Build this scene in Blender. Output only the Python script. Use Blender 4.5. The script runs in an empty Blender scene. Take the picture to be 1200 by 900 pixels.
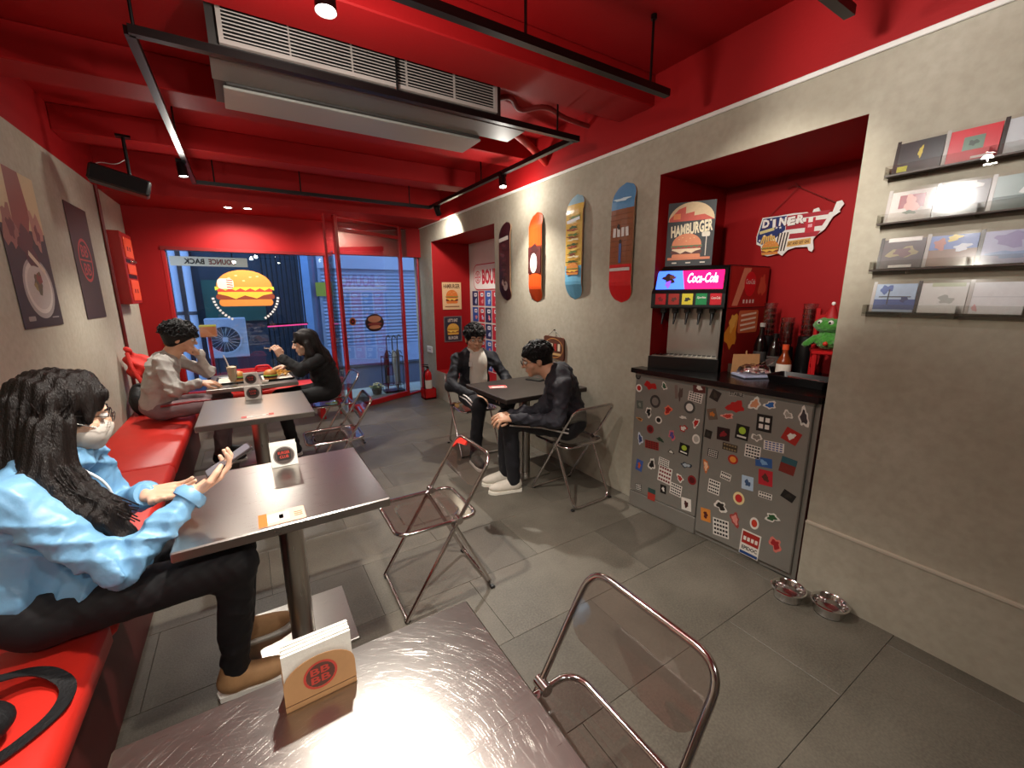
import bpy, bmesh, math, random
import numpy as np
from mathutils import Vector, Matrix
random.seed(7)
PI = math.pi
SC = bpy.context.scene
COL = SC.collection
# ------------------------------------------------------------------ camera, world, exposure
FPX = 490.75
CAM = np.array([0.0, 0.0, 1.45])
ROT = np.array([[0.8468744, -0.5317493, -0.0068083], [-0.1163718, -0.1728135, -0.9780558], [0.5189039, 0.8290827, -0.2082319]])
cd = bpy.data.cameras.new('camera'); cam = bpy.data.objects.new('camera', cd); COL.objects.link(cam)
cd.sensor_width = 36.0; cd.lens = FPX / 1200 * 36; cd.clip_start = 0.02; cd.clip_end = 100
m = Matrix.Identity(4)
for i in range(3):
    m[i][0] = ROT[0][i]; m[i][1] = -ROT[1][i]; m[i][2] = -ROT[2][i]; m[i][3] = CAM[i]
cam.matrix_world = m
SC.camera = cam
w = bpy.data.worlds.new('dusk_sky'); SC.world = w; w.use_nodes = True
bg = w.node_tree.nodes['Background']; bg.inputs[0].default_value = (0.13, 0.22, 0.45, 1); bg.inputs[1].default_value = 5.5
SC.view_settings.view_transform = 'Standard'; SC.view_settings.look = 'None'
SC.view_settings.gamma = 1.0; SC.view_settings.use_curve_mapping = False
SC.view_settings.exposure = 0.08
# room planes (metres)
XL, XR, YB, YN, ZC, ZT = -0.961, 2.223, 6.0, -2.4, 2.72, 2.377

def ray(px, py):
    return ROT.T @ np.array([(px - 600) / FPX, (py - 450) / FPX, 1.0])
def hit(px, py, p0, n):                     # photo pixel -> point on a real plane of the room
    d = ray(px, py); n = np.array(n, float)
    return CAM + d * (n @ (np.array(p0, float) - CAM)) / (n @ d)
# ------------------------------------------------------------------ materials
def hexc(h):
    h = h.lstrip('#'); c = [int(h[i:i + 2], 16) / 255 for i in (0, 2, 4)]
    return tuple(((x / 12.92) if x <= .04045 else ((x + .055) / 1.055) ** 2.4) for x in c) + (1,)
MATS = {}
def pm(name, col, rough=.5, metal=0., var=0., vs=4., bump=0., bs=60., emit=0., spec=.5, coat=0., detail=6, stretch=None, sheen=0., subsurf=0.):
    if name in MATS: return MATS[name]
    m = bpy.data.materials.new(name); m.use_nodes = True; MATS[name] = m
    nt = m.node_tree; b = nt.nodes['Principled BSDF']; c = hexc(col)
    b.inputs['Base Color'].default_value = c; b.inputs['Roughness'].default_value = rough
    b.inputs['Metallic'].default_value = metal; b.inputs['Specular IOR Level'].default_value = spec
    b.inputs['Coat Weight'].default_value = coat; b.inputs['Sheen Weight'].default_value = sheen
    if subsurf:
        b.inputs['Subsurface Weight'].default_value = subsurf; b.inputs['Subsurface Radius'].default_value = (.012, .005, .003)
    m.diffuse_color = c
    tc = nt.nodes.new('ShaderNodeTexCoord'); src = tc.outputs['Object']
    if stretch:
        mp = nt.nodes.new('ShaderNodeMapping'); mp.inputs['Scale'].default_value = stretch
        nt.links.new(src, mp.inputs[0]); src = mp.outputs[0]
    if var:
        n = nt.nodes.new('ShaderNodeTexNoise'); n.inputs['Scale'].default_value = vs; n.inputs['Detail'].default_value = detail
        n.inputs['Roughness'].default_value = .62
        nt.links.new(src, n.inputs['Vector'])
        r = nt.nodes.new('ShaderNodeValToRGB')
        r.color_ramp.elements[0].position = .28; r.color_ramp.elements[1].position = .74
        r.color_ramp.elements[0].color = tuple(x * (1 - var) for x in c[:3]) + (1,)
        r.color_ramp.elements[1].color = tuple(min(1, x * (1 + var)) for x in c[:3]) + (1,)
        nt.links.new(n.outputs['Fac'], r.inputs[0]); nt.links.new(r.outputs[0], b.inputs['Base Color'])
    if bump:
        n2 = nt.nodes.new('ShaderNodeTexNoise'); n2.inputs['Scale'].default_value = bs; n2.inputs['Detail'].default_value = 5
        nt.links.new(src, n2.inputs['Vector'])
        bp = nt.nodes.new('ShaderNodeBump'); bp.inputs['Strength'].default_value = bump; bp.inputs['Distance'].default_value = .01
        nt.links.new(n2.outputs['Fac'], bp.inputs['Height']); nt.links.new(bp.outputs[0], b.inputs['Normal'])
    if emit:
        b.inputs['Emission Color'].default_value = c; b.inputs['Emission Strength'].default_value = emit
    return m
def two_noise(name, c0, c1, c2, rough, s1, s2, bump, bs, spec=.3, tilevar=0.):
    """mottled mineral surface: large cloudy patches plus fine grain"""
    m = pm(name, c0, rough, spec=spec, bump=bump, bs=bs); nt = m.node_tree; b = nt.nodes['Principled BSDF']
    tc = nt.nodes.new('ShaderNodeTexCoord')
    a = nt.nodes.new('ShaderNodeTexNoise'); a.inputs['Scale'].default_value = s1; a.inputs['Detail'].default_value = 5; a.inputs['Roughness'].default_value = .6
    f = nt.nodes.new('ShaderNodeTexNoise'); f.inputs['Scale'].default_value = s2; f.inputs['Detail'].default_value = 4
    gm = nt.nodes.new('ShaderNodeNewGeometry')
    nt.links.new(gm.outputs['Position'], a.inputs['Vector']); nt.links.new(gm.outputs['Position'], f.inputs['Vector'])
    r = nt.nodes.new('ShaderNodeValToRGB'); r.color_ramp.elements[0].position = .33; r.color_ramp.elements[1].position = .68
    r.color_ramp.elements[0].color = hexc(c0); r.color_ramp.elements[1].color = hexc(c1)
    nt.links.new(a.outputs['Fac'], r.inputs[0])
    r2 = nt.nodes.new('ShaderNodeValToRGB'); r2.color_ramp.elements[0].position = .35; r2.color_ramp.elements[1].position = .7
    r2.color_ramp.elements[0].color = (0, 0, 0, 1); r2.color_ramp.elements[1].color = (.3, .3, .3, 1)
    nt.links.new(f.outputs['Fac'], r2.inputs[0])
    mx = nt.nodes.new('ShaderNodeMix'); mx.data_type = 'RGBA'; mx.inputs['B'].default_value = hexc(c2)
    nt.links.new(r2.outputs[0], mx.inputs['Factor']); nt.links.new(r.outputs[0], mx.inputs['A'])
    if tilevar:                                             # each tile a little lighter or darker than its neighbour
        oi = nt.nodes.new('ShaderNodeObjectInfo'); mr = nt.nodes.new('ShaderNodeMapRange'); mr.inputs['To Min'].default_value = 1 - tilevar; mr.inputs['To Max'].default_value = 1 + tilevar
        nt.links.new(oi.outputs['Random'], mr.inputs['Value']); sc = nt.nodes.new('ShaderNodeVectorMath'); sc.operation = 'SCALE'
        nt.links.new(mx.outputs['Result'], sc.inputs[0]); nt.links.new(mr.outputs[0], sc.inputs['Scale']); nt.links.new(sc.outputs[0], b.inputs['Base Color'])
    else: nt.links.new(mx.outputs['Result'], b.inputs['Base Color'])
    return m
def glassy(name, tint, refl=1.0, rough=0.0, ior=1.5):
    if name in MATS: return MATS[name]
    m = bpy.data.materials.new(name); m.use_nodes = True; MATS[name] = m; nt = m.node_tree; nt.nodes.clear()
    o = nt.nodes.new('ShaderNodeOutputMaterial'); mx = nt.nodes.new('ShaderNodeMixShader')
    t = nt.nodes.new('ShaderNodeBsdfTransparent'); t.inputs[0].default_value = hexc(tint)
    g = nt.nodes.new('ShaderNodeBsdfGlossy'); g.inputs['Roughness'].default_value = rough
    ge = nt.nodes.new('ShaderNodeNewGeometry'); dt = nt.nodes.new('ShaderNodeVectorMath'); dt.operation = 'DOT_PRODUCT'
    nt.links.new(ge.outputs['Normal'], dt.inputs[0]); nt.links.new(ge.outputs['Incoming'], dt.inputs[1])
    def mth(op, a, b):
        k = nt.nodes.new('ShaderNodeMath'); k.operation = op; k.use_clamp = op in ('SUBTRACT', 'MULTIPLY_ADD')
        for i, q in enumerate((a, b)):
            if q is None: continue
            if isinstance(q, float): k.inputs[i].default_value = q
            else: nt.links.new(q, k.inputs[i])
        return k
    ab = mth('ABSOLUTE', dt.outputs['Value'], None); om = mth('SUBTRACT', 1.0, ab.outputs[0]); pw = mth('POWER', om.outputs[0], 5.0)
    r0 = ((ior - 1) / (ior + 1)) ** 2                      # Schlick reflectance, the same from both sides of the sheet
    mu = mth('MULTIPLY_ADD', pw.outputs[0], (1 - r0) * refl); mu.inputs[2].default_value = r0 * refl
    nt.links.new(mu.outputs[0], mx.inputs[0])
    nt.links.new(t.outputs[0], mx.inputs[1]); nt.links.new(g.outputs[0], mx.inputs[2]); nt.links.new(mx.outputs[0], o.inputs[0])
    return m
def steel(name, swirl, aniso=0.):
    """brushed stainless; swirl: concentric wiping scratches round a few centres"""
    m = pm(name, '#b9b4ae', .34, 1.0); nt = m.node_tree; b = nt.nodes['Principled BSDF']
    if aniso:
        tg = nt.nodes.new('ShaderNodeTangent'); tg.direction_type = 'RADIAL'; tg.axis = 'Z'
        b.inputs['Anisotropic'].default_value = aniso; nt.links.new(tg.outputs[0], b.inputs['Tangent'])
    tc = nt.nodes.new('ShaderNodeTexCoord')
    acc = None
    for (cx, cy, amt) in swirl:
        mp = nt.nodes.new('ShaderNodeMapping'); mp.inputs['Location'].default_value = (-cx, -cy, 0); mp.inputs['Scale'].default_value = (1, 1, 0)
        nt.links.new(tc.outputs['Object'], mp.inputs[0])
        sx = nt.nodes.new('ShaderNodeSeparateXYZ'); nt.links.new(mp.outputs[0], sx.inputs[0])
        an = nt.nodes.new('ShaderNodeMath'); an.operation = 'ARCTAN2'; nt.links.new(sx.outputs[1], an.inputs[0]); nt.links.new(sx.outputs[0], an.inputs[1])
        ln = nt.nodes.new('ShaderNodeVectorMath'); ln.operation = 'LENGTH'; nt.links.new(mp.outputs[0], ln.inputs[0])
        cb = nt.nodes.new('ShaderNodeCombineXYZ')
        m1 = nt.nodes.new('ShaderNodeMath'); m1.operation = 'MULTIPLY'; m1.inputs[1].default_value = 3.6; nt.links.new(an.outputs[0], m1.inputs[0])
        m2 = nt.nodes.new('ShaderNodeMath'); m2.operation = 'MULTIPLY'; m2.inputs[1].default_value = 950; nt.links.new(ln.outputs['Value'], m2.inputs[0])
        nt.links.new(m1.outputs[0], cb.inputs[0]); nt.links.new(m2.outputs[0], cb.inputs[1])
        n = nt.nodes.new('ShaderNodeTexNoise'); n.inputs['Scale'].default_value = 1.0; n.inputs['Detail'].default_value = 2
        nt.links.new(cb.outputs[0], n.inputs['Vector'])
        r = nt.nodes.new('ShaderNodeValToRGB'); r.color_ramp.elements[0].position = .64; r.color_ramp.elements[1].position = .82
        nt.links.new(n.outputs['Fac'], r.inputs[0])
        k = nt.nodes.new('ShaderNodeMath'); k.operation = 'MULTIPLY'; k.inputs[1].default_value = amt; nt.links.new(r.outputs[0], k.inputs[0])
        if acc is None: acc = k.outputs[0]
        else:
            ad = nt.nodes.new('ShaderNodeMath'); ad.operation = 'MAXIMUM'; nt.links.new(acc, ad.inputs[0]); nt.links.new(k.outputs[0], ad.inputs[1]); acc = ad.outputs[0]
    bn = nt.nodes.new('ShaderNodeTexNoise'); bn.inputs['Scale'].default_value = 1; bn.inputs['Detail'].default_value = 3
    mp = nt.nodes.new('ShaderNodeMapping'); mp.inputs['Scale'].default_value = (14, 900, 14); nt.links.new(tc.outputs['Object'], mp.inputs[0]); nt.links.new(mp.outputs[0], bn.inputs['Vector'])
    rr = nt.nodes.new('ShaderNodeMapRange'); rr.inputs['To Min'].default_value = .25 - .0 * bool(aniso); rr.inputs['To Max'].default_value = .33 + .01 * bool(aniso)
    nt.links.new(bn.outputs['Fac'], rr.inputs['Value'])
    if acc is not None:
        ad = nt.nodes.new('ShaderNodeMath'); ad.operation = 'MULTIPLY_ADD'; ad.inputs[1].default_value = .25; nt.links.new(acc, ad.inputs[0]); nt.links.new(rr.outputs[0], ad.inputs[2])
        nt.links.new(ad.outputs[0], b.inputs['Roughness'])
        bp = nt.nodes.new('ShaderNodeBump'); bp.inputs['Strength'].default_value = .16; bp.inputs['Distance'].default_value = .0006
        nt.links.new(acc, bp.inputs['Height']); nt.links.new(bp.outputs[0], b.inputs['Normal'])
        mx = nt.nodes.new('ShaderNodeMix'); mx.data_type = 'RGBA'; mx.inputs['A'].default_value = hexc('#b4afaa'); mx.inputs['B'].default_value = hexc('#f2f0ea')
        nt.links.new(acc, mx.inputs['Factor']); nt.links.new(mx.outputs['Result'], b.inputs['Base Color'])
    else:
        nt.links.new(rr.outputs[0], b.inputs['Roughness'])
    return m
def paper(name, col, rough=.6): return pm(name, col, rough, var=.05, vs=40)
CK = {}
def flatc(col, rough=.55):                    # plain printed colour, one material per colour
    k = 'print_' + col.strip('#')
    return pm(k, col, rough, var=.06, vs=70)
# ------------------------------------------------------------------ mesh builder
def frame(o, u, v=(0, 0, 1)):
    u = Vector(u).normalized(); v = Vector(v); n = u.cross(v).normalized(); v = n.cross(u)
    M4 = Matrix.Identity(4)
    for i in range(3): M4[i][0] = u[i]; M4[i][1] = v[i]; M4[i][2] = n[i]; M4[i][3] = o[i]
    return M4
def TR(x=0, y=0, z=0, rz=0, rx=0, ry=0):
    return Matrix.Translation((x, y, z)) @ Matrix.Rotation(rz, 4, 'Z') @ Matrix.Rotation(ry, 4, 'Y') @ Matrix.Rotation(rx, 4, 'X')
_hull = {}
class MB:
    def __init__(s): s.v = []; s.f = []; s.m = []; s.mats = []
    def add(s, V, F, mat, T=None):
        if mat not in s.mats: s.mats.append(mat)
        k = s.mats.index(mat); n = len(s.v)
        if T is not None:
            A = np.array(T); V = np.asarray(V, float) @ A[:3, :3].T + A[:3, 3]
        s.v.extend([tuple(map(float, p)) for p in V]); s.f.extend([tuple(int(i) + n for i in f) for f in F]); s.m.extend([k] * len(F))
        return s
    def box(s, x0, x1, y0, y1, z0, z1, mat, T=None, bev=0.):
        if not bev:
            V = [(x, y, z) for z in (z0, z1) for y in (y0, y1) for x in (x0, x1)]
            return s.add(V, [(0, 2, 3, 1), (4, 5, 7, 6), (0, 1, 5, 4), (2, 6, 7, 3), (0, 4, 6, 2), (1, 3, 7, 5)], mat, T)
        V = []
        b = min(bev, abs(x1 - x0) / 2.01, abs(y1 - y0) / 2.01, abs(z1 - z0) / 2.01)
        for sx, sy, sz in [(a, c, d) for a in (0, 1) for c in (0, 1) for d in (0, 1)]:
            X = (x0, x1)[sx]; Y = (y0, y1)[sy]; Z = (z0, z1)[sz]; ix = b if sx == 0 else -b; iy = b if sy == 0 else -b; iz = b if sz == 0 else -b
            V += [(X, Y + iy, Z + iz), (X + ix, Y, Z + iz), (X + ix, Y + iy, Z)]
        def I(sx, sy, sz, a): return (sx * 4 + sy * 2 + sz) * 3 + a
        F = []
        cyc = [(0, 0), (1, 0), (1, 1), (0, 1)]
        for a in range(3):
            for sd in (0, 1):
                q = []
                for c in cyc:
                    t = [0, 0, 0]; t[a] = sd; t[(a + 1) % 3] = c[0]; t[(a + 2) % 3] = c[1]; q.append(I(*t, a))
                F.append(tuple(q if sd else q[::-1]))
        for a in range(3):                      # 12 edge strips, edge runs along axis a
            b1, c1 = (a + 1) % 3, (a + 2) % 3
            for sb in (0, 1):
                for sc in (0, 1):
                    t0 = [0, 0, 0]; t0[b1] = sb; t0[c1] = sc; t1 = list(t0); t1[a] = 1
                    q = (I(*t0, b1), I(*t1, b1), I(*t1, c1), I(*t0, c1))
                    F.append(q if (sb == sc) == False else q[::-1])
        for sx, sy, sz in [(a, c, d) for a in (0, 1) for c in (0, 1) for d in (0, 1)]:
            q = (I(sx, sy, sz, 0), I(sx, sy, sz, 1), I(sx, sy, sz, 2))
            F.append(q if (sx + sy + sz) % 2 == 1 else q[::-1])
        return s.add(V, F, mat, T)
    def tube(s, P, r, mat, n=10, T=None, closed=False, caps=True):
        P = [Vector(p) for p in P]; N = len(P); R = r if isinstance(r, (list, tuple)) else [r] * N
        V = []; F = []; ref = None
        for i, p in enumerate(P):
            if closed: t = P[(i + 1) % N] - P[i - 1]
            else: t = P[min(i + 1, N - 1)] - P[max(i - 1, 0)]
            t.normalize()
            if ref is None: ref = t.orthogonal().normalized()
            ref = ref - t * ref.dot(t)
            if ref.length < 1e-6: ref = t.orthogonal()
            ref.normalize(); b = t.cross(ref)
            for k in range(n):
                a = 2 * PI * k / n; V.append(p + (ref * math.cos(a) + b * math.sin(a)) * R[i])
        L = N if closed else N - 1
        for i in range(L):
            j = (i + 1) % N
            for k in range(n): F.append((i * n + k, i * n + (k + 1) % n, j * n + (k + 1) % n, j * n + k))
        if caps and not closed: F += [tuple(range(n))[::-1], tuple((N - 1) * n + k for k in range(n))]
        return s.add(V, F, mat, T)
    def lathe(s, prof, mat, n=24, T=None, cap=True):
        V = [(r * math.cos(2 * PI * k / n), r * math.sin(2 * PI * k / n), z) for r, z in prof for k in range(n)]
        F = [(i * n + k, i * n + (k + 1) % n, (i + 1) * n + (k + 1) % n, (i + 1) * n + k) for i in range(len(prof) - 1) for k in range(n)]
        if cap: F += [tuple(range(n))[::-1], tuple((len(prof) - 1) * n + k for k in range(n))]
        return s.add(V, F, mat, T)
    def prism(s, poly, z0, z1, mat, T=None):
        n = len(poly); V = [(x, y, z0) for x, y in poly] + [(x, y, z1) for x, y in poly]
        F = [tuple(range(n))[::-1], tuple(range(n, 2 * n))] + [(k, (k + 1) % n, (k + 1) % n + n, k + n) for k in range(n)]
        return s.add(V, F, mat, T)
    def flat(s, poly, z, mat, T=None):
        if area(poly) < 0: poly = poly[::-1]
        return s.add([(x, y, z) for x, y in poly], [tuple(range(len(poly)))], mat, T)
    def text(s, body, cx, cy, w, h, z, mat, T=None, bold=0., shear=0., rot=0., mirror=False):
        V, F = text_geo(body, bold, shear); V = V * np.array([w, h])
        if mirror: V[:, 0] *= -1; F = [f[::-1] for f in F]
        c, q = math.cos(rot), math.sin(rot)
        V = np.stack([V[:, 0] * c - V[:, 1] * q + cx, V[:, 0] * q + V[:, 1] * c + cy, np.full(len(V), z)], 1)
        return s.add(V, F, mat, T)
    def build(s, name, parent=None, smooth=None, origin=None):
        me = bpy.data.meshes.new(name)
        V = s.v if origin is None else [(a - origin[0], b - origin[1], c - origin[2]) for a, b, c in s.v]
        me.from_pydata(V, [], s.f)
        for mt in s.mats: me.materials.append(mt)
        me.polygons.foreach_set('material_index', s.m)
        if smooth is not None:
            me.polygons.foreach_set('use_smooth', [True] * len(me.polygons))
            if smooth < 179: me.set_sharp_from_angle(angle=math.radians(smooth))
        me.update()
        o = bpy.data.objects.new(name, me); COL.objects.link(o)
        if parent is not None: o.parent = parent
        if origin is not None: o.location = origin
        return o
def area(p): return sum(p[i][0] * p[(i + 1) % len(p)][1] - p[(i + 1) % len(p)][0] * p[i][1] for i in range(len(p)))
_tc = {}
def text_geo(body, bold, shear):              # lettering as a flat mesh, fitted to a unit box
    k = (body, bold, shear)
    if k not in _tc:
        c = bpy.data.curves.new('lettering', 'FONT'); c.body = body; c.offset = bold; c.shear = shear; c.resolution_u = 2; c.align_x = 'CENTER'; c.align_y = 'CENTER'
        o = bpy.data.objects.new('lettering', c); me = bpy.data.meshes.new_from_object(o)
        V = np.array([v.co[:2] for v in me.vertices]); F = [tuple(p.vertices) for p in me.polygons]
        a, b = V.min(0), V.max(0); V = (V - (a + b) / 2) / (b - a)
        _tc[k] = (V, F); bpy.data.objects.remove(o); bpy.data.curves.remove(c); bpy.data.meshes.remove(me)
    return _tc[k][0].copy(), _tc[k][1]
def rect(cx, cy, w, h, rot=0):
    c, s_ = math.cos(rot), math.sin(rot)
    return [(cx + x * c - y * s_, cy + x * s_ + y * c) for x, y in ((-w / 2, -h / 2), (w / 2, -h / 2), (w / 2, h / 2), (-w / 2, h / 2))]
def ell(cx, cy, rx, ry, n=20, a0=0, a1=2 * PI):
    full = abs(a1 - a0 - 2 * PI) < 1e-6
    return [(cx + rx * math.cos(a0 + (a1 - a0) * k / (n if full else n - 1)), cy + ry * math.sin(a0 + (a1 - a0) * k / (n if full else n - 1))) for k in range(n)]
def rrect(cx, cy, w, h, r, n=5):
    P = []
    for sx, sy, a in ((1, 1, 0), (-1, 1, PI / 2), (-1, -1, PI), (1, -1, 3 * PI / 2)):
        P += [(cx + sx * (w / 2 - r) + r * math.cos(a + PI / 2 * k / n), cy + sy * (h / 2 - r) + r * math.sin(a + PI / 2 * k / n)) for k in range(n + 1)]
    return P
def blob(cx, cy, w, h, seed, n=18, rough=.28):
    rg = random.Random(seed); ph = [rg.uniform(0, 6.3) for _ in range(4)]; P = []
    for k in range(n):
        a = 2 * PI * k / n; r = 1 - rough + rough * (.5 * math.sin(2 * a + ph[0]) + .4 * math.sin(3 * a + ph[1]) + .5 * math.sin(5 * a + ph[2]))
        P.append((cx + w / 2 * r * math.cos(a), cy + h / 2 * r * math.sin(a)))
    return P
def ring(mb, cx, cy, rx, ry, t, z, mat, T=None, n=28):
    V = [(cx + (rx - t * q) * math.cos(2 * PI * k / n), cy + (ry - t * q) * math.sin(2 * PI * k / n), z) for q in (0, 1) for k in range(n)]
    mb.add(V, [(k, (k + 1) % n, n + (k + 1) % n, n + k) for k in range(n)], mat, T)
# ------------------------------------------------------------------ scene tree
def tag(o, label=None, cat=None, group=None, kind=None):
    if label: o['label'] = label
    if cat: o['category'] = cat
    if group: o['group'] = group
    if kind: o['kind'] = kind
    return o
def thing(name, label, cat, loc=(0, 0, 0), rz=0., group=None):
    o = bpy.data.objects.new(name, None); COL.objects.link(o); o.location = loc; o.rotation_euler = (0, 0, rz); o.empty_display_size = .05
    return tag(o, label, cat, group)
def copy_tree(o, parent=None):
    c = o.copy(); COL.objects.link(c); c.parent = parent
    for ch in list(o.children): copy_tree(ch, c)
    return c
def struct(o): o['kind'] = 'structure'; return o
# ------------------------------------------------------------------ smooth solids (distance field -> one continuous mesh)
def basis(f, u=(0, 0, 1)):
    f = np.array(f, float); f /= np.linalg.norm(f); u = np.array(u, float); l = np.cross(u, f); l /= np.linalg.norm(l); u = np.cross(f, l)
    return np.stack([f, l, u], 1)
def solid(prims, h, k=.02, disp=None):
    lo = np.full(3, 9e9); hi = -lo
    for p in prims:
        if p[0] in '-k': continue
        if p[1] == 'c': pts = np.array([p[2], p[3]], float); r = max(p[4], p[5])
        else: pts = np.array([p[2]], float); r = max(p[3])
        lo = np.minimum(lo, pts.min(0) - r); hi = np.maximum(hi, pts.max(0) + r)
    lo -= 3 * h + .02; hi += 3 * h + .02
    ax = [np.arange(lo[i], hi[i] + h, h) for i in range(3)]
    d = np.full([len(a) for a in ax], .2, np.float32)
    for p in prims:
        if p[0] == 'k': k = p[1]; continue
        if p[1] == 'c':
            a, b = np.array(p[2], float), np.array(p[3], float); r = max(p[4], p[5]); bl = np.minimum(a, b) - r; bh = np.maximum(a, b) + r
        else:
            a = np.array(p[2], float); r = max(p[3]); bl = a - r; bh = a + r
        mg = k * 1.5 + 2 * h
        sl = []
        for i in range(3):
            i0 = max(0, int((bl[i] - mg - lo[i]) / h)); i1 = min(len(ax[i]), int((bh[i] + mg - lo[i]) / h) + 2); sl.append(slice(i0, max(i1, i0)))
        sl = tuple(sl)
        X, Y, Z = np.meshgrid(ax[0][sl[0]], ax[1][sl[1]], ax[2][sl[2]], indexing='ij')
        if X.size == 0: continue
        if p[1] == 'c':
            ba = b - a; L2 = max(ba @ ba, 1e-12)
            t = np.clip(((X - a[0]) * ba[0] + (Y - a[1]) * ba[1] + (Z - a[2]) * ba[2]) / L2, 0, 1)
            v = np.sqrt((X - a[0] - t * ba[0]) ** 2 + (Y - a[1] - t * ba[1]) ** 2 + (Z - a[2] - t * ba[2]) ** 2) - (p[4] + (p[5] - p[4]) * t)
        else:
            R = p[4] if len(p) > 4 and p[4] is not None else np.eye(3); rr = p[3]
            Q = [(X - a[0]) * R[0, i] + (Y - a[1]) * R[1, i] + (Z - a[2]) * R[2, i] for i in range(3)]
            k0 = np.sqrt(sum((q / s_) ** 2 for q, s_ in zip(Q, rr))); k1 = np.sqrt(sum((q / s_ ** 2) ** 2 for q, s_ in zip(Q, rr))) + 1e-9
            v = k0 * (k0 - 1) / k1
        s0 = d[sl]
        if p[0] == '+':
            hh = np.maximum(k - np.abs(s0 - v), 0) / k; d[sl] = np.minimum(s0, v) - hh * hh * k * .25
        else:
            kk = k * .6; hh = np.maximum(kk - np.abs(s0 + v), 0) / kk; d[sl] = np.maximum(s0, -v) + hh * hh * kk * .25
    if disp is not None:
        near = np.abs(d) < .05
        I = np.nonzero(near); d[I] += disp(ax[0][I[0]], ax[1][I[1]], ax[2][I[2]])
    return nets(d, lo, h)
def nets(d, lo, h):
    s = d < 0; nx, ny, nz = d.shape
    cs = [(i, j, l) for i in (0, 1) for j in (0, 1) for l in (0, 1)]
    def cr(A, c): return A[c[0]:nx - 1 + c[0], c[1]:ny - 1 + c[1], c[2]:nz - 1 + c[2]]
    cnt = sum(cr(s, c).astype(np.int8) for c in cs); act = (cnt > 0) & (cnt < 8)
    idx = np.full(act.shape, -1, np.int64); A = np.nonzero(act); n = len(A[0]); idx[A] = np.arange(n)
    acc = np.zeros((n, 3)); num = np.zeros(n)
    dv = {c: cr(d, c)[A] for c in cs}
    for c in cs:
        for a in range(3):
            if c[a]: continue
            e = list(c); e[a] = 1; e = tuple(e); da, db = dv[c], dv[e]; x = (da < 0) != (db < 0)
            t = np.where(x, da / np.where(x, da - db, 1), 0); p = np.tile(np.array(c, float), (n, 1)); p[:, a] += t
            acc[x] += p[x]; num[x] += 1
    V = lo + h * (np.stack(A, 1) + acc / np.maximum(num, 1)[:, None])
    F = []
    for a in range(3):
        b, c = (a + 1) % 3, (a + 2) % 3
        s0 = np.take(s, range(0, s.shape[a] - 1), a); s1 = np.take(s, range(1, s.shape[a]), a)
        E = np.nonzero(s0 != s1); E = np.stack(E, 1); ok = (E[:, b] > 0) & (E[:, c] > 0) & (E[:, b] < s.shape[b] - 1) & (E[:, c] < s.shape[c] - 1); E = E[ok]
        q = []
        for ob, oc in ((-1, -1), (0, -1), (0, 0), (-1, 0)):
            G = E.copy(); G[:, b] += ob; G[:, c] += oc; q.append(idx[G[:, 0], G[:, 1], G[:, 2]])
        q = np.stack(q, 1); fl = ~s[E[:, 0], E[:, 1], E[:, 2]]
        q[fl] = q[fl][:, ::-1]; F.append(q)
    return V, np.concatenate(F)
def solid_obj(name, prims, h, mat, parent, origin, k=.02, disp=None):
    V, F = solid(prims, h, k, disp)
    me = bpy.data.meshes.new(name); me.from_pydata((V - np.array(origin)).tolist(), [], F.tolist()); me.materials.append(mat)
    me.polygons.foreach_set('use_smooth', [True] * len(me.polygons)); me.update()
    o = bpy.data.objects.new(name, me); COL.objects.link(o); o.parent = parent
    return o
# ================================================================== materials of the place
concrete = two_noise('concrete_plaster', '#a29a88', '#b8b2a2', '#8d8472', .75, 1.3, 30, .06, 60)
red_paint = pm('red_wall_paint', '#9a1013', .62, spec=.25, var=.05, vs=3, bump=.08, bs=80)
red_gloss = pm('red_gloss_metal', '#b5161a', .3, var=.05, vs=6)
tile_mat = two_noise('floor_tile', '#4a453d', '#625c52', '#7f786b', .45, 2.6, 120, .1, 160, spec=.4, tilevar=.13)
grout = pm('floor_grout', '#3d3a36', .8, var=.1, vs=30)
white_trim = pm('white_trim', '#e6e4de', .4, var=.03)
black_metal = pm('black_metal', '#0c0b0b', .38, .3, var=.1, vs=20)
black_plastic = pm('black_plastic', '#0b0a0b', .35, var=.1, vs=20)
glass = glassy('window_glass', '#f4f8f8', 1.5); door_glass = glassy('door_glass', '#e8eef2', 4.0)
lamp_glow = pm('lamp_glow', '#fff6e0', .5, emit=40)
chrome = pm('chrome', '#d8d6d4', .12, 1.0, var=.03, vs=20)
asphalt = pm('wet_asphalt', '#26292f', .35, var=.25, vs=5, bump=.2, bs=40)
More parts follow.
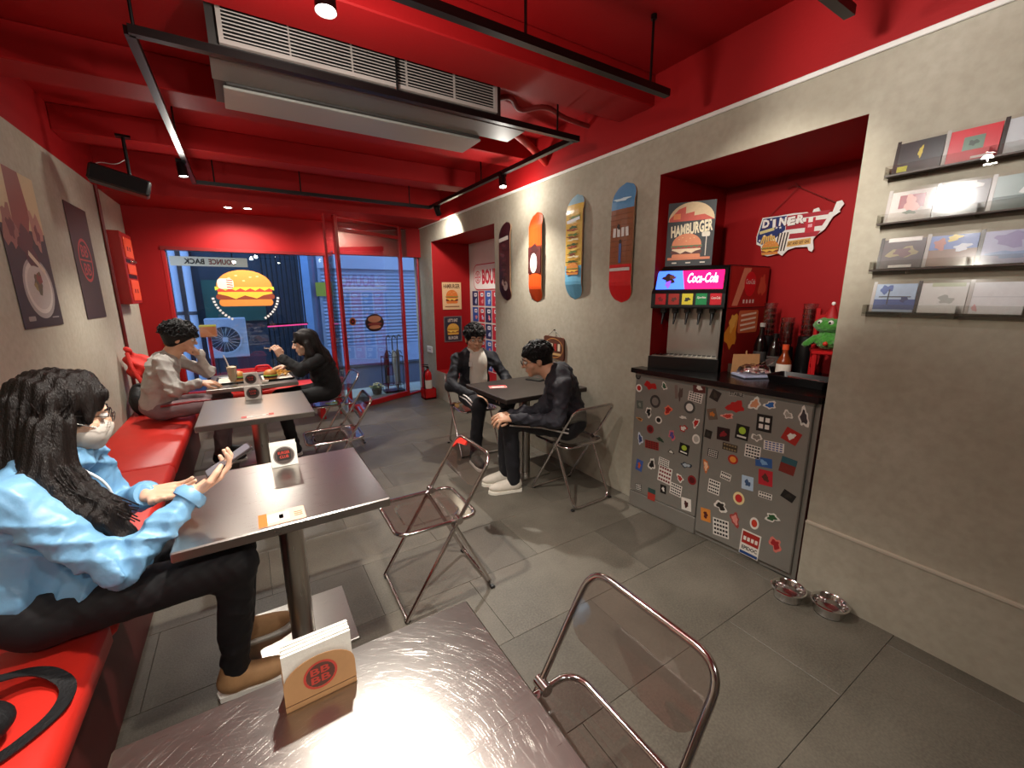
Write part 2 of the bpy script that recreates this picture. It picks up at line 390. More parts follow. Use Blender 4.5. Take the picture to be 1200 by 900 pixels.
# ================================================================== lamps of the room
def spot(parent, loc, aim, watt, cone=100, blend=.6, size=.035, col=(1, .95, .86)):
    l = bpy.data.lights.new('spot_bulb', 'SPOT'); l.energy = watt; l.color = col; l.spot_size = math.radians(cone); l.spot_blend = blend; l.shadow_soft_size = size
    o = bpy.data.objects.new('spot_bulb', l); COL.objects.link(o); o.parent = parent
    d = Vector(aim) - Vector(loc); o.rotation_euler = d.to_track_quat('-Z', 'Y').to_euler()
    o.location = Vector(loc) - parent.location + d.normalized() * .012
    return o
def track_spot(label, loc, aim, watt, ztrack, cone=100, lit=True, group='track spotlights', spill=0, **kw):
    """short black cylinder head on a stem under the rail; the lens is the lit end"""
    loc = Vector(loc); d = (Vector(aim) - loc).normalized()
    t = thing('track_spotlight', label, 'spotlight', loc, 0, group)
    q = d.to_track_quat('Z', 'Y').to_matrix().to_4x4()
    mb = MB(); mb.lathe([(.012, -.10), (.026, -.098), (.030, -.085), (.032, 0.0), (.029, 0.0), (.026, -.012)], black_metal, 20, q); mb.build('lamp_head', t, 40)
    mb = MB(); mb.lathe([(.0265, -.011), (.0265, -.006)], lamp_glow if lit else pm('dark_lens', '#3a3836', .1), 20, q); mb.build('lens', t)
    mb = MB(); top = ztrack - loc.z; b = -d * .05
    mb.tube([b, (b.x, b.y, max(b.z + .03, top - .035)), (b.x, b.y, top - .005)], .008, black_metal, 8); mb.box(b.x - .03, b.x + .03, b.y - .016, b.y + .016, top - .03, top, black_metal)
    mb.build('stem', t, 40)
    if watt: spot(t, loc, aim, watt, cone, **kw)
    if spill:                                            # frosted bulb sticks out of the head and also lights sideways and up
        l = bpy.data.lights.new('bulb_spill', 'POINT'); l.energy = spill; l.color = (1, .95, .86); l.shadow_soft_size = .03
        o = bpy.data.objects.new('bulb_spill', l); COL.objects.link(o); o.parent = t; o.location = d * .04
    return t
def rail(mb, a, b, z, w=.034, h=.032):
    x0, x1 = sorted((a[0], b[0])); y0, y1 = sorted((a[1], b[1]))
    mb.box(x0 - w / 2, x1 + w / 2, y0 - w / 2, y1 + w / 2, z - h / 2, z + h / 2, black_metal)
def rod(x, y, z0, parent, org):
    mb = MB(); mb.tube([(x, y, z0), (x, y, ZC - .012)], .006, black_metal, 8); mb.tube([(x, y, ZC - .02), (x, y, ZC)], .014, black_metal, 10)
    mb.build('hanging_rod', parent, 40, None).location = (-org[0], -org[1], -org[2])
def track(label, runs, rods, z, org):
    t = thing('lighting_track', label, 'lighting track', org)
    for a, b in runs:
        mb = MB(); rail(mb, a, b, z); mb.build('rail', t).location = (-org[0], -org[1], -org[2])
    for x, y in rods: rod(x, y, z + .016, t, org)
    return t
track('black lighting track forming a rectangle around the air conditioner', [((-.235, 2.315), (1.955, 2.315)), ((-.25, 2.335), (-.25, 4.83)), ((1.94, 2.335), (1.94, 4.83)), ((-.25, 4.85), (1.94, 4.85))],
      [(1.80, 2.315), (.78, 2.315), (-.235, 2.315), (-.1, 4.85), (.6, 4.85), (1.70, 4.85), (1.94, 3.6), (-.25, 3.7)], 2.44, (.85, 3.6, ZC))
track('straight black lighting track under the nearest red ceiling beam', [((-.8, 1.56), (1.88, 1.56))], [(1.77, 1.56), (1.05, 1.56), (-.2, 1.56)], 2.42, (.5, 1.56, ZC))
track('black lighting track end above the compact disc shelves', [((-.8, .82), (1.92, .82))], [(1.80, .82), (.3, .82), (-.5, .82)], 2.42, (.5, .82, ZC))
track('black lighting track hung across the rear of the room', [((-.8, -.9), (1.9, -.9))], [(1.6, -.9), (-.5, -.9)], 2.42, (.5, -.9, ZC))
W = 2.2
track_spot('lit black spotlight glaring in front of the air conditioner grille', (.315, 1.56, 2.30), (.25, 1.35, 0), 62 * W, 2.42, 105, spill=12 * W)
track_spot('lit black spotlight at the speaker end of the long track', (-.27, 4.12, 2.32), (-.1, 4.0, 0), 44 * W, 2.44, 105, spill=2 * W)
track_spot('lit black spotlight shining along the skateboard wall', (1.94, 3.22, 2.33), (1.86, 2.72, 0), 62 * W, 2.44, 98, size=.02, blend=1.0, spill=5 * W)
track_spot('unlit-looking black spotlight turned to the wall above the red alcove', (1.99, 4.72, 2.35), (2.55, 5.2, 1.6), 22 * W, 2.44, 125)
track_spot('black spotlight above the gap between the two nearest steel tables', (.24, .84, 2.31), (.3, 1.35, 0), 32 * W, 2.42, 92, spill=5 * W)
track_spot('black spotlight turned toward the compact disc shelves', (1.10, .82, 2.33), (2.22, .45, 2.3), 15 * W, 2.42, 95, col=(1, .98, .94))
track_spot('added black spotlight out of view, brightening the drinks niche', (.72, .82, 2.33), (2.9, 1.32, 1.45), 42 * W, 2.42, 42)  # unseen extra lamp, added to brighten the red niche and the machine front
track_spot('black spotlight behind the nearest table, turned to the floor', (.9, -.9, 2.31), (.7, .6, 0), 26 * W, 2.42, 85)
track_spot('black spotlight behind the nearest table, turned to the bench wall', (-.1, -.9, 2.31), (-.6, 1.7, .6), 26 * W, 2.42, 70)
for lab, x, y, e in (('recessed downlight over the shop window, beside the left of the pair', -.03, 5.60, 9), ('recessed downlight over the shop window, nearer the glass door', .147, 5.56, 9), ('recessed downlight above the glass door', 1.235, 5.66, 9)):
    t = thing('recessed_downlight', lab, 'downlight', (x, y, ZT), 0, 'soffit downlights')
    mb = MB(); mb.lathe([(.030, -.002), (.043, -.006), (.045, 0), (.030, 0)], white_trim, 24, None, False); mb.build('trim_ring', t, 40)
    mb = MB(); mb.lathe([(.030, -.003), (.030, -.0005)], lamp_glow, 20); mb.build('lens', t)
    spot(t, (x, y, ZT - .008), (x, y + .02, 0), e * W * 3, 165, .9)
# ================================================================== floor
root = thing('floor', None, None); root['kind'] = 'structure'
mb = MB(); mb.box(XL - .1, 2.95, YN, 6.25, -.12, -.004, grout); mb.build('floor_bed', root)
mb = MB(); mb.box(-.4342, .4342, -.2167, .2167, -.03, 0, tile_mat, None, .0012); tile0 = mb.build('tile', root); tile_me = tile0.data
bpy.data.objects.remove(tile0)
row = 0; y = .435 - .435 * 6
while y < 6.2:
    off = .82 + (.435 if row % 2 else 0); k0 = -4
    for k in range(-3, 4):
        x0, x1 = off + k * .87 + .0008, off + (k + 1) * .87 - .0008
        lx, hx = max(x0, XL + .001), min(x1, XR + .0 - .001)
        ly, hy = y + .0008, min(y + .435 - .0008, 6.2)
        if hx - lx < .01 or hy - ly < .02 or hy < YN: continue
        if lx == x0 and hx == x1 and abs(hy - ly - .4334) < 1e-4:
            o = bpy.data.objects.new('tile', tile_me); COL.objects.link(o); o.location = ((lx + hx) / 2, (ly + hy) / 2, random.uniform(-.0006, .0006)); o.parent = root
        else:
            mb = MB(); mb.box(lx, hx, ly, hy, -.03, 0, tile_mat, None, .0012); mb.build('tile', root)
    y += .435; row += 1
# ================================================================== right wall with the two niches
N1 = (.822, 1.842, 2.155, 2.92); N2 = (3.868, 5.588, 2.155, 2.79); SILL = .40
root = thing('wall_right', None, None); root['kind'] = 'structure'
mb = MB(); XO = 3.0
def wseg(y0, y1, z0, z1, x1=XO):
    if z1 <= ZT: mb.box(XR, x1, y0, y1, z0, z1, concrete)
    elif z0 >= ZT: mb.box(XR, x1, y0, y1, z0, z1, red_paint)
    else: wseg(y0, y1, z0, ZT, x1); wseg(y0, y1, ZT, z1, x1)
wseg(YN, N1[0], 0, ZC); wseg(N1[0], N1[1], N1[2], ZC); wseg(N1[1], N2[0], 0, ZC); wseg(N2[0], N2[1], N2[2], ZC); wseg(N2[0], N2[1], 0, SILL); wseg(N2[1], 6.3, 0, ZC)
mb.build('wall_body', root)
for nm, (y0, y1, zt, xb), z0 in (('niche_lining', N1, 0), ('alcove_lining', N2, SILL)):
    mb = MB(); e = .006
    mb.box(xb, xb + .05, y0 - .01, y1 + .01, z0, zt + .01, red_paint if nm == 'niche_lining' else pm('white_panel', '#d9d4cb', .5, var=.04))
    a = XR + .003
    mb.box(a, xb, y0 - e, y0 + .0008, z0, zt, red_paint); mb.box(a, xb, y1 - .0008, y1 + e, z0, zt, red_paint); mb.box(a, xb, y0, y1, zt - .0008, zt + e, red_paint)
    if z0: mb.box(a, xb, y0, y1, z0 - e, z0 + .0008, red_paint)
    mb.build(nm, root)
mb = MB(); mb.box(XR - .012, XR, YN, 6.05, ZT - .010, ZT + .012, white_trim, None, .003); struct(mb.build('trim_1'))
mb = MB(); mb.box(XR - .012, XR, YN, N1[0], 0, .348, concrete); mb.box(XR - .016, XR, YN, N1[0], .348, .358, pm('plinth_edge', '#c3b9a8', .6, var=.05)); struct(mb.build('baseboard_right'))
# ================================================================== left wall, rear wall
root = thing('wall_left', None, None); root['kind'] = 'structure'
mb = MB(); mb.box(XL - .12, XL, YN, 6.12, 0, ZT, concrete); mb.box(XL - .12, XL, YN, 6.12, ZT, ZC, red_paint); mb.build('wall_body', root)
mb = MB(); mb.tube([(XL + .014, 5.07, .5), (XL + .014, 5.07, ZT)], .013, pm('dark_red_pipe', '#6d1512', .4, var=.1), 12); mb.build('conduit', root, 40)
mb = MB(); mb.box(XL - .12, XO, YN - .12, YN, 0, ZC, concrete); struct(mb.build('wall_rear'))
# ================================================================== ceiling, beams, soffit
root = thing('ceiling', None, None); root['kind'] = 'structure'
mb = MB(); mb.box(XL - .12, XO, YN - .12, 6.3, ZC, ZC + .1, red_paint); mb.build('ceiling_slab', root)
for y0, y1 in ((1.92, 2.20), (3.15, 3.40), (4.25, 4.48), (-1.9, -1.6)):
    mb = MB(); mb.box(XL, XR, y0, y1, 2.55, ZC, red_paint, None, .006); mb.build('beam', root)
mb = MB(); mb.box(XL, XR, 5.22, 6.0, ZT, ZC, red_paint); mb.build('soffit', root)
# ================================================================== window wall
root = thing('wall_back', None, None); root['kind'] = 'structure'
mb = MB(); mb.box(XL - .12, -.70, YB, YB + .12, 0, 1.985, red_paint); mb.build('red_panel', root)
mb = MB(); mb.box(XL - .12, 2.35, YB, YB + .12, 1.985, ZC + .1, red_paint); mb.box(-.70, .96, YB - .01, YB + .12, 1.955, 1.99, pm('dark_red_frame', '#7a1012', .35, var=.06)); mb.build('fascia', root)
mb = MB(); mb.box(-.70, .96, YB, YB + .12, 0, .34, red_paint); mb.build('sill_wall', root)
mb = MB(); mb.box(-.81, -.79, YB - .006, YB, .92, 1.0, pm('brass', '#8b6a24', .35, .9)); mb.box(-.806, -.794, YB - .009, YB - .006, .945, .975, black_plastic); mb.build('lock_plate', root)
root = thing('window_1', None, None); root['kind'] = 'structure'
fr = pm('storefront_red', '#a8181a', .32, var=.05, vs=8)
mb = MB(); mb.box(-.70, .93, YB + .05, YB + .062, .34, 1.97, glass); mb.build('pane', root)
mb = MB(); mb.box(-.70, -.665, YB, YB + .1, .34, 1.97, fr, None, .004); mb.box(.93, .965, YB, YB + .1, .34, 1.97, fr, None, .004); mb.box(-.7, .96, YB, YB + .1, .33, .36, fr, None, .004); mb.build('window_frame', root)
# angled glass front with the door
DU = Vector((.894, .447, 0)); D0 = Vector((1.0, 5.492, 0)); DT = frame(D0, DU)
root = thing('door_1', None, None); root['kind'] = 'structure'
def bar(s0, s1, z0, z1, nm, d=.022):
    mb = MB(); mb.box(s0, s1, z0, z1, -d, d, fr, DT, .004); mb.build(nm, root)
bar(-.02, .025, 0, ZT, 'post'); bar(.985, 1.03, 0, ZT, 'post'); bar(1.325, 1.35, 0, ZT, 'post')
bar(.025, .985, 2.20, 2.245, 'header_rail'); bar(.025, .985, .005, .075, 'bottom_rail'); bar(1.03, 1.325, .005, .03, 'bottom_rail'); bar(-.02, 1.35, 2.355, ZT, 'top_rail', .018)
mb = MB(); mb.box(.025, .985, .075, 2.20, -.005, .005, door_glass, DT); mb.build('door_pane', root)
mb = MB(); mb.box(.025, .985, 2.245, 2.355, -.005, .005, door_glass, DT); mb.build('transom_pane', root)
mb = MB(); mb.box(1.03, 1.325, .03, 2.355, -.005, .005, door_glass, DT); mb.build('side_pane', root)
mb = MB(); mb.box(.862, .888, 5.44, 5.47, 0, ZT, fr, None, .004); mb.build('post', root)
mb = MB(); mb.box(.888, .978, 5.455, 5.465, 0.02, ZT - .01, glass); mb.build('return_pane', root)
mb = MB(); mb.box(.94, .955, 5.49, 5.99, .02, 1.97, glass); mb.build('return_pane', root)
# decals on the door: small round badge and an oval burger-shop badge
mb = MB(); q = DT
dk = flatc('#2b1a1c'); mb.flat(ell(.135, 1.135, .05, .05), .0065, flatc('#c8773f'), q); mb.flat(ell(.135, 1.135, .034, .034), .0071, dk, q); mb.flat(ell(.135, 1.135, .016, .016), .0077, flatc('#b92a2a'), q)
mb.flat(ell(.48, 1.10, .155, .115), .0065, dk, q); mb.flat(ell(.48, 1.15, .11, .045), .0071, flatc('#c98a6a'), q); mb.flat(ell(.48, 1.085, .12, .022), .0071, flatc('#8d3b33'), q); mb.flat(ell(.48, 1.045, .10, .025), .0071, flatc('#c98a6a'), q)
mb.build('glass_badge', root)
# ================================================================== steel tables
acrylic = glassy('clear_acrylic', '#efe9e8', 1.6, .03)
tube_mat = pm('chromed_tube', '#cfc8c6', .14, 1.0, var=.03, vs=20)
red_vinyl = pm('red_vinyl', '#d22a1f', .45, var=.06, vs=6, bump=.06, bs=120)
steel1 = steel('swirled_steel', [(.0, .0, 1.0), (-.25, -.1, .5)], .6)
steel2 = steel('brushed_steel', [])
dark_steel = pm('dark_worn_steel', '#4a4340', .38, .7, var=.12, vs=10)
def table(label, x0, x1, y0, y1, top, pole, base=None, zt=.74):
    cx, cy = pole; t = thing('dining_table', label, 'table', (cx, cy, 0), 0, 'steel pedestal tables')
    mb = MB(); mb.box(x0 - cx, x1 - cx, y0 - cy, y1 - cy, zt - .034, zt, top, None, .004); mb.build('table_top', t)
    mb = MB(); mb.lathe([(.045, .012), (.045, zt - .034)], steel2, 24); mb.build('pole', t, 40)
    bx0, bx1, by0, by1 = base or (cx - .2, cx + .2, cy - .2, cy + .2)
    mb = MB(); mb.box(bx0 - cx, bx1 - cx, by0 - cy, by1 - cy, 0, .012, steel2, None, .003); mb.build('base_plate', t)
    mb = MB(); mb.box(-.15, .15, -.15, .15, zt - .046, zt - .034, dark_steel); mb.build('mounting_plate', t)
    return t
T1 = table('steel table with swirled wipe marks and a plain card napkin holder', -.264, .366, .17, .798, steel1, (.05, .48))
T2 = table('steel table in front of the person in the light blue jacket', -.262, .364, 1.412, 2.022, steel2, (.052, 1.77), (-.155, .256, 1.66, 2.05))
T3 = table('empty steel table between the blue jacket table and the food table', -.318, .297, 2.828, 3.535, steel2, (-.01, 3.19))
T4 = table('steel table laden with trays of food by the shop window', -.332, .314, 3.945, 4.66, steel2, (0, 4.33))
T5 = table('dark steel table against the plaster wall under the skateboards', 1.452, 2.19, 2.392, 3.03, dark_steel, (1.82, 2.72), (1.66, 1.98, 2.58, 2.86))
# ================================================================== clear folding chairs (local: faces +X)
def arc_path(pts, r, n=5):
    P = [Vector(p) for p in pts]; out = [P[0]]
    for i in range(1, len(P) - 1):
        a = (P[i - 1] - P[i]); b = (P[i + 1] - P[i]); k = min(r, a.length / 2.1, b.length / 2.1); a = P[i] + a.normalized() * k; b = P[i] + b.normalized() * k
        for j in range(n + 1):
            t = j / n; out.append(a * (1 - t) ** 2 + P[i] * 2 * t * (1 - t) + b * t * t)
    return out + [P[-1]]
def closed_round(poly, z):  return [(x, y, z) for x, y in poly]
HW = .19
def make_chair():
    t = thing('folding_chair', 'clear acrylic folding chair', 'chair')
    bx = lambda z: -.265 + .45 * (.71 - z) / .71            # back tube line, runs down into the front legs
    mb = MB(); mb.tube(arc_path([(bx(.004), -HW, .010), (bx(.71), -HW, .71), (bx(.71), HW, .71), (bx(.004), HW, .010)], .07, 7), .0095, tube_mat, 10); mb.build('back_frame', t, 60)
    mb = MB(); mb.tube(arc_path([(-.06, -HW + .022, .43), (-.265, -HW + .022, .010), (-.265, HW - .022, .010), (-.06, HW - .022, .43)], .06, 6), .0095, tube_mat, 10); mb.build('rear_leg_frame', t, 60)
    mb = MB(); mb.tube([(bx(.012), -HW, .0105), (bx(.012), HW, .0105)], .0085, tube_mat, 10); mb.build('front_stretcher', t, 60)
    mb = MB(); mb.tube(closed_round(rrect(0, 0, .385, .35, .055, 6), .425), .0095, tube_mat, 8, None, True); mb.build('seat_frame', t, 60)
    # seat sheet with the shallow round dish
    mb = MB(); n = 36; V = []; F = []
    out = rrect(0, 0, .372, .337, .05, 8); n = len(out)
    for lv, (sc, z) in enumerate(((1, .428), (.80, .428), (.74, .419), (.2, .416))):
        for k, (x, y) in enumerate(out):
            a = math.atan2(y, x); ex, ey = .165 * math.cos(a), .15 * math.sin(a); q = 0 if lv == 0 else 1
            V.append(((x if lv == 0 else ex * sc / .80), (y if lv == 0 else ey * sc / .80), z))
    for lv in range(3):
        for k in range(n): F.append((lv * n + k, lv * n + (k + 1) % n, (lv + 1) * n + (k + 1) % n, (lv + 1) * n + k))
    F.append(tuple(3 * n + k for k in range(n)))
    nb = len(V); V += [(x, y, z - .005) for x, y, z in V]; F += [tuple(i + nb for i in f[::-1]) for f in F]
    mb.add(V, F, acrylic); mb.build('seat', t, 30)
    # back sheet
    mb = MB(); ang = math.atan2(.45, .71); T = Matrix.Translation((bx(.635), 0, .635)) @ Matrix.Rotation(-ang, 4, 'Y') @ Matrix.Rotation(PI / 2, 4, 'Z') @ Matrix.Rotation(PI / 2, 4, 'X')
    mb.prism(rrect(0, 0, .368, .165, .055, 6), -.003, .003, acrylic, T); mb.build('backrest', t)
    for s in (-1, 1):
        mb = MB(); mb.tube([(bx(.432), s * (HW + .012), .432), (bx(.432), s * (HW - .03), .432)], .017, tube_mat, 14); mb.tube([(bx(.40), s * (HW + .008), .40), (bx(.40), s * (HW - .03), .40)], .010, tube_mat, 10); mb.build('hinge', t, 40)
    for x, s in ((bx(.012), -1), (bx(.012), 1), (-.262, -1), (-.262, 1)):
        mb = MB(); mb.box(x - .012, x + .012, s * (HW - .012) - .012, s * (HW - .012) + .012, 0, .012, black_plastic, None, .003); mb.build('foot_cap', t)
    return t
ch0 = make_chair()
chairs = [('clear folding chair pulled up to the swirled nearest table', .47, .56, PI + .02), ('clear folding chair with a red tag on its back corner', .64, 1.82, PI - .02),
          ('clear folding chair under the man in the dark hooded jacket', 1.905, 2.27, PI / 2 + .03), ('clear folding chair under the man in the white polo shirt', 1.72, 3.44, -PI / 2 - .12),
          ('clear folding chair under the woman in the black coat', .60, 4.36, PI), ('empty clear folding chair at the bare steel table', .455, 3.27, PI - .04)]
CH = []
for i, (lab, x, y, rz) in enumerate(chairs):
    o = ch0 if i == 0 else copy_tree(ch0); o.location = (x, y, 0); o.rotation_euler = (0, 0, rz); o['label'] = lab; o['group'] = 'clear folding chairs'; CH.append(o)
mb = MB(); T = Matrix.Translation((-.25, -.135, .683)) @ Matrix.Rotation(-math.atan2(.45, .71), 4, 'Y') @ Matrix.Rotation(PI / 2, 4, 'Z') @ Matrix.Rotation(PI / 2, 4, 'X')
red_tag = pm('red_tag', '#e0372c', .35, var=.05)
mb.prism([(-.045, -.045), (-.02, -.012), (.06, .0), (.06, .028), (-.005, .03), (-.04, .012)], -.006, .006, red_tag, T)
for k in range(3): mb.flat(ell(-.02 + .025 * k, .008 + .004 * k, .004, .004, 8), .0065, black_plastic, T)
mb.build('red_tag', CH[1])
# ================================================================== wall bench and window bench
t = thing('wall_bench', 'long red vinyl bench running along the left plaster wall', 'bench', (-.72, 2.6, 0))
org = Vector((-.72, 2.6, 0))
mb = MB(); mb.box(XL + .005, -.53, .35, 4.98, 0, .36, pm('bench_base', '#4d1512', .5, var=.1)); mb.build('bench_base', t).location = -org
for y0, y1 in ((.35, 1.66), (1.665, 3.15), (3.155, 4.98)):
    mb = MB(); mb.box(XL + .004, -.478, y0, y1, .36, .455, red_vinyl, None, .022); mb.build('cushion', t, 60).location = -org
t = thing('window_bench', 'low red bench under the shop window behind the food table', 'bench', (.2, 5.45, 0))
mb = MB(); mb.box(-.62, .58, -.18, .18, .38, .45, red_vinyl, None, .02); mb.build('cushion', t, 60)
for sx in (-.5, .45):
    mb = MB(); mb.box(sx - .03, sx + .03, -.15, .15, 0, .38, fr, None, .005); mb.build('leg', t)
t = thing('plastic_tub', 'red plastic tub with a rounded handle behind the food table', 'tub', (0, 5.36, .45))
tubr = pm('tub_red', '#d21f22', .4, var=.05)
def loft(mb, rings, mat, T=None, cap=True):
    n = len(rings[0]); V = [p for r in rings for p in r]; F = [(i * n + k, i * n + (k + 1) % n, (i + 1) * n + (k + 1) % n, (i + 1) * n + k) for i in range(len(rings) - 1) for k in range(n)]
    if cap: F.append(tuple(range(n))[::-1])
    mb.add(V, F, mat, T)
mb = MB(); loft(mb, [[(x, y, z) for x, y in rrect(0, 0, w_, d_, .05, 5)] for w_, d_, z in ((.30, .18, 0), (.34, .24, .19), (.36, .26, .20), (.36, .26, .215), (.32, .22, .215), (.28, .16, .02))], tubr); mb.build('tub_body', t, 40)
mb = MB(); mb.tube(arc_path([(.02, 0, .20), (.03, 0, .25), (.15, 0, .25), (.16, 0, .20)], .06, 6), .012, tubr, 10); mb.build('handle', t, 60)
# ================================================================== napkin holders and order cards
kraft = pm('kraft_card', '#b98a5c', .7, var=.08, vs=30); napk = pm('napkin_paper', '#e9e4da', .8, var=.04, vs=60, bump=.15, bs=90)
white_card = pm('white_card', '#e8e4dc', .5, var=.03); logo_red = flatc('#c23a2b'); ink = flatc('#1d1714'); wht = flatc('#efece4')
def napkin(label, x, y, rz, kind, z=.74):
    t = thing('napkin_holder', label, 'napkin holder', (x, y, z), rz, 'napkin holders'); w_, h_, d_ = (.118, .105, .045) if kind == 'kraft' else (.100, .098, .05)
    mt = kraft if kind == 'kraft' else white_card
    mb = MB(); F1 = frame((0, -d_ / 2, 0), (1, 0, 0)); F2 = frame((0, d_ / 2, 0), (-1, 0, 0))
    for Fm in (F1, F2):
        P = [(-w_ / 2, 0), (w_ / 2, 0), (w_ / 2, .05)] + [(w_ / 2 * math.cos(a), .05 + (h_ * .86 - .05) * math.sin(a)) for a in [PI * k / 14 for k in range(1, 14)]] + [(-w_ / 2, .05)] if kind == 'kraft' else rect(0, h_ / 2, w_, h_)
        mb.prism(P, -.0012, 0, mt, Fm)
    mb.box(-w_ / 2, w_ / 2, -d_ / 2, d_ / 2, 0, .0015, mt); mb.build('card_sleeve', t)
    mb = MB()
    for k in range(6):
        a = (k - 2.5) * .006; ht = h_ + (.004 if kind == 'kraft' else -.004) + .002 * math.sin(k * 2.1)
        mb.box(-w_ / 2 + .002 + .001 * k % .003, w_ / 2 - .003, a - .0024, a + .0024, .002, ht, napk, TR(rx=.0, rz=.01 * math.sin(k)))
    mb.build('napkins', t)
    for Fm in (F1, F2):
        mb = MB()
        if kind == 'kraft':
            ring(mb, 0, .05, .028, .028, .004, .0006, logo_red, Fm); mb.flat(ell(0, .05, .024, .024), .0004, flatc('#5a2f22'), Fm)
            for r_ in (0, 1): mb.text('BB', 0, .042 + .017 * r_, .032, .014, .0008, logo_red, Fm, .02)
            mb.box(-w_ / 2, w_ / 2, .012, .0128, 0, .0008, flatc('#6b4a2f'), Fm)
        else:
            mb.flat(ell(0, .048, .041, .041, 28), .0004, flatc('#8f8a84'), Fm); mb.flat(ell(0, .048, .037, .037, 28), .0007, flatc('#4b3f3b'), Fm)
            mb.flat(rrect(0, .05, .052, .045, .006, 2), .0010, ink, Fm); mb.text('BURGER', 0, .062, .044, .013, .0013, logo_red, Fm, .02); mb.text('CLUB', 0, .044, .034, .013, .0013, logo_red, Fm, .02)
        mb.build('printed_badge', t)
napkin('brown card napkin holder with a round red badge on the swirled table', .038, .735, .02, 'kraft')
napkin('white napkin holder with a red lettered badge on the blue jacket table', .068, 1.965, .0, 'white')
napkin('white napkin holder standing on the bare steel table', -.022, 3.42, .0, 'white')
napkin('white napkin holder standing among the food trays', -.028, 4.02, .0, 'white')
def card(label, x, y, rz, w_, h_, cols, z=.74):
    t = thing('order_card', label, 'card', (x, y, z), rz); mb = MB(); mb.box(-w_ / 2, w_ / 2, -h_ / 2, h_ / 2, 0, .0012, flatc(cols[0])); mb.build('card_sheet', t)
    mb = MB()
    for (c, a, b, d_, e) in cols[1]: mb.flat(rect(a * w_, b * h_, d_ * w_, e * h_), .0016, flatc(c))
    for k in range(3): mb.box(.26 * w_, .44 * w_, (-.2 + .14 * k) * h_, (-.14 + .14 * k) * h_, .0012, .0017, flatc('#c06a50'))
    mb.build('printing', t); return t
card('orange and white order card on the blue jacket table', .024, 1.472, .0, .135, .092, ('#e9b9a0', [('#e4702c', -.41, 0, .18, 1), ('#f2efe9', -.08, .02, .46, .62), ('#4a4d55', -.02, .02, .10, .34)]))
card('red and white order strip on the bare steel table', -.01, 2.905, .0, .17, .05, ('#e8e2da', [('#d94433', -.42, 0, .16, 1), ('#d94433', .42, 0, .16, 1), ('#77706a', 0, 0, .3, .2)]))
card('pink order card on the dark table by the wall', 1.62, 2.80, -.35, .14, .10, ('#d98c86', [('#c23f45', 0, .3, 1, .38), ('#efe3dc', 0, -.15, .7, .35)]))
t = thing('smartphone', 'black smartphone lying on the dark table by the wall', 'phone', (2.02, 2.86, .74), .4)
mb = MB(); mb.box(-.037, .037, -.075, .075, 0, .009, black_plastic, None, .003); mb.build('phone_body', t); mb = MB(); mb.flat(rect(0, 0, .066, .14), .0093, pm('phone_screen', '#0a0c10', .06)); mb.build('phone_screen', t)
# ================================================================== bowls, extinguisher, umbrella stand
def bowl(label, x, y):
    t = thing('pet_bowl', label, 'bowl', (x, y, 0), 0, 'steel pet bowls'); mb = MB()
    mb.lathe([(.052, 0), (.060, .004), (.066, .045), (.072, .052), (.075, .050), (.0755, .054), (.070, .057), (.063, .050), (.054, .012), (.001, .010)], chrome, 32, None, True); mb.build('bowl_shell', t, 50)
    mb = MB(); mb.lathe([(.053, .0), (.058, .0), (.058, .006), (.053, .006)], black_plastic, 32, None, False); mb.build('rubber_ring', t, 40)
bowl('steel pet bowl in front of the stickered cabinet corner', 2.075, .80)
bowl('steel pet bowl against the plaster wall plinth', 2.128, .648)
t = thing('fire_extinguisher', 'red fire extinguisher standing in a red floor box', 'fire extinguisher', (2.10, 5.62, .03)); exr = pm('extinguisher_red', '#c11418', .25, var=.04)
mb = MB(); mb.lathe([(.05, 0), (.055, .01), (.055, .30), (.045, .35), (.02, .375), (.018, .40)], exr, 24); mb.build('cylinder', t, 40)
mb = MB(); mb.lathe([(.02, .40), (.02, .425), (.012, .43)], black_metal, 14); mb.box(-.012, .07, -.01, .01, .425, .437, black_metal, TR(rz=2.6)); mb.box(-.012, .075, -.01, .01, .452, .462, black_metal, TR(rz=2.6)); mb.build('valve', t)
mb = MB(); mb.tube(arc_path([(-.015, -.02, .41), (-.075, -.05, .36), (-.07, -.045, .12)], .05), .009, black_plastic, 8); mb.build('hose', t, 60)
mb = MB(); mb.lathe([(.0555, .12), (.0555, .24)], flatc('#e4ddd2'), 24, None, False); mb.build('instruction_label', t, 40)
t = thing('extinguisher_box', 'open red floor box holding the fire extinguisher', 'box', (2.10, 5.62, 0)); mb = MB()
mb.box(-.085, .085, -.085, .085, 0, .022, exr); mb.build('box_floor', t)
for a in range(4):
    mb = MB(); mb.box(-.085, .085, -.085, -.079, 0, .15, exr, TR(rz=a * PI / 2)); mb.build('side_panel', t)
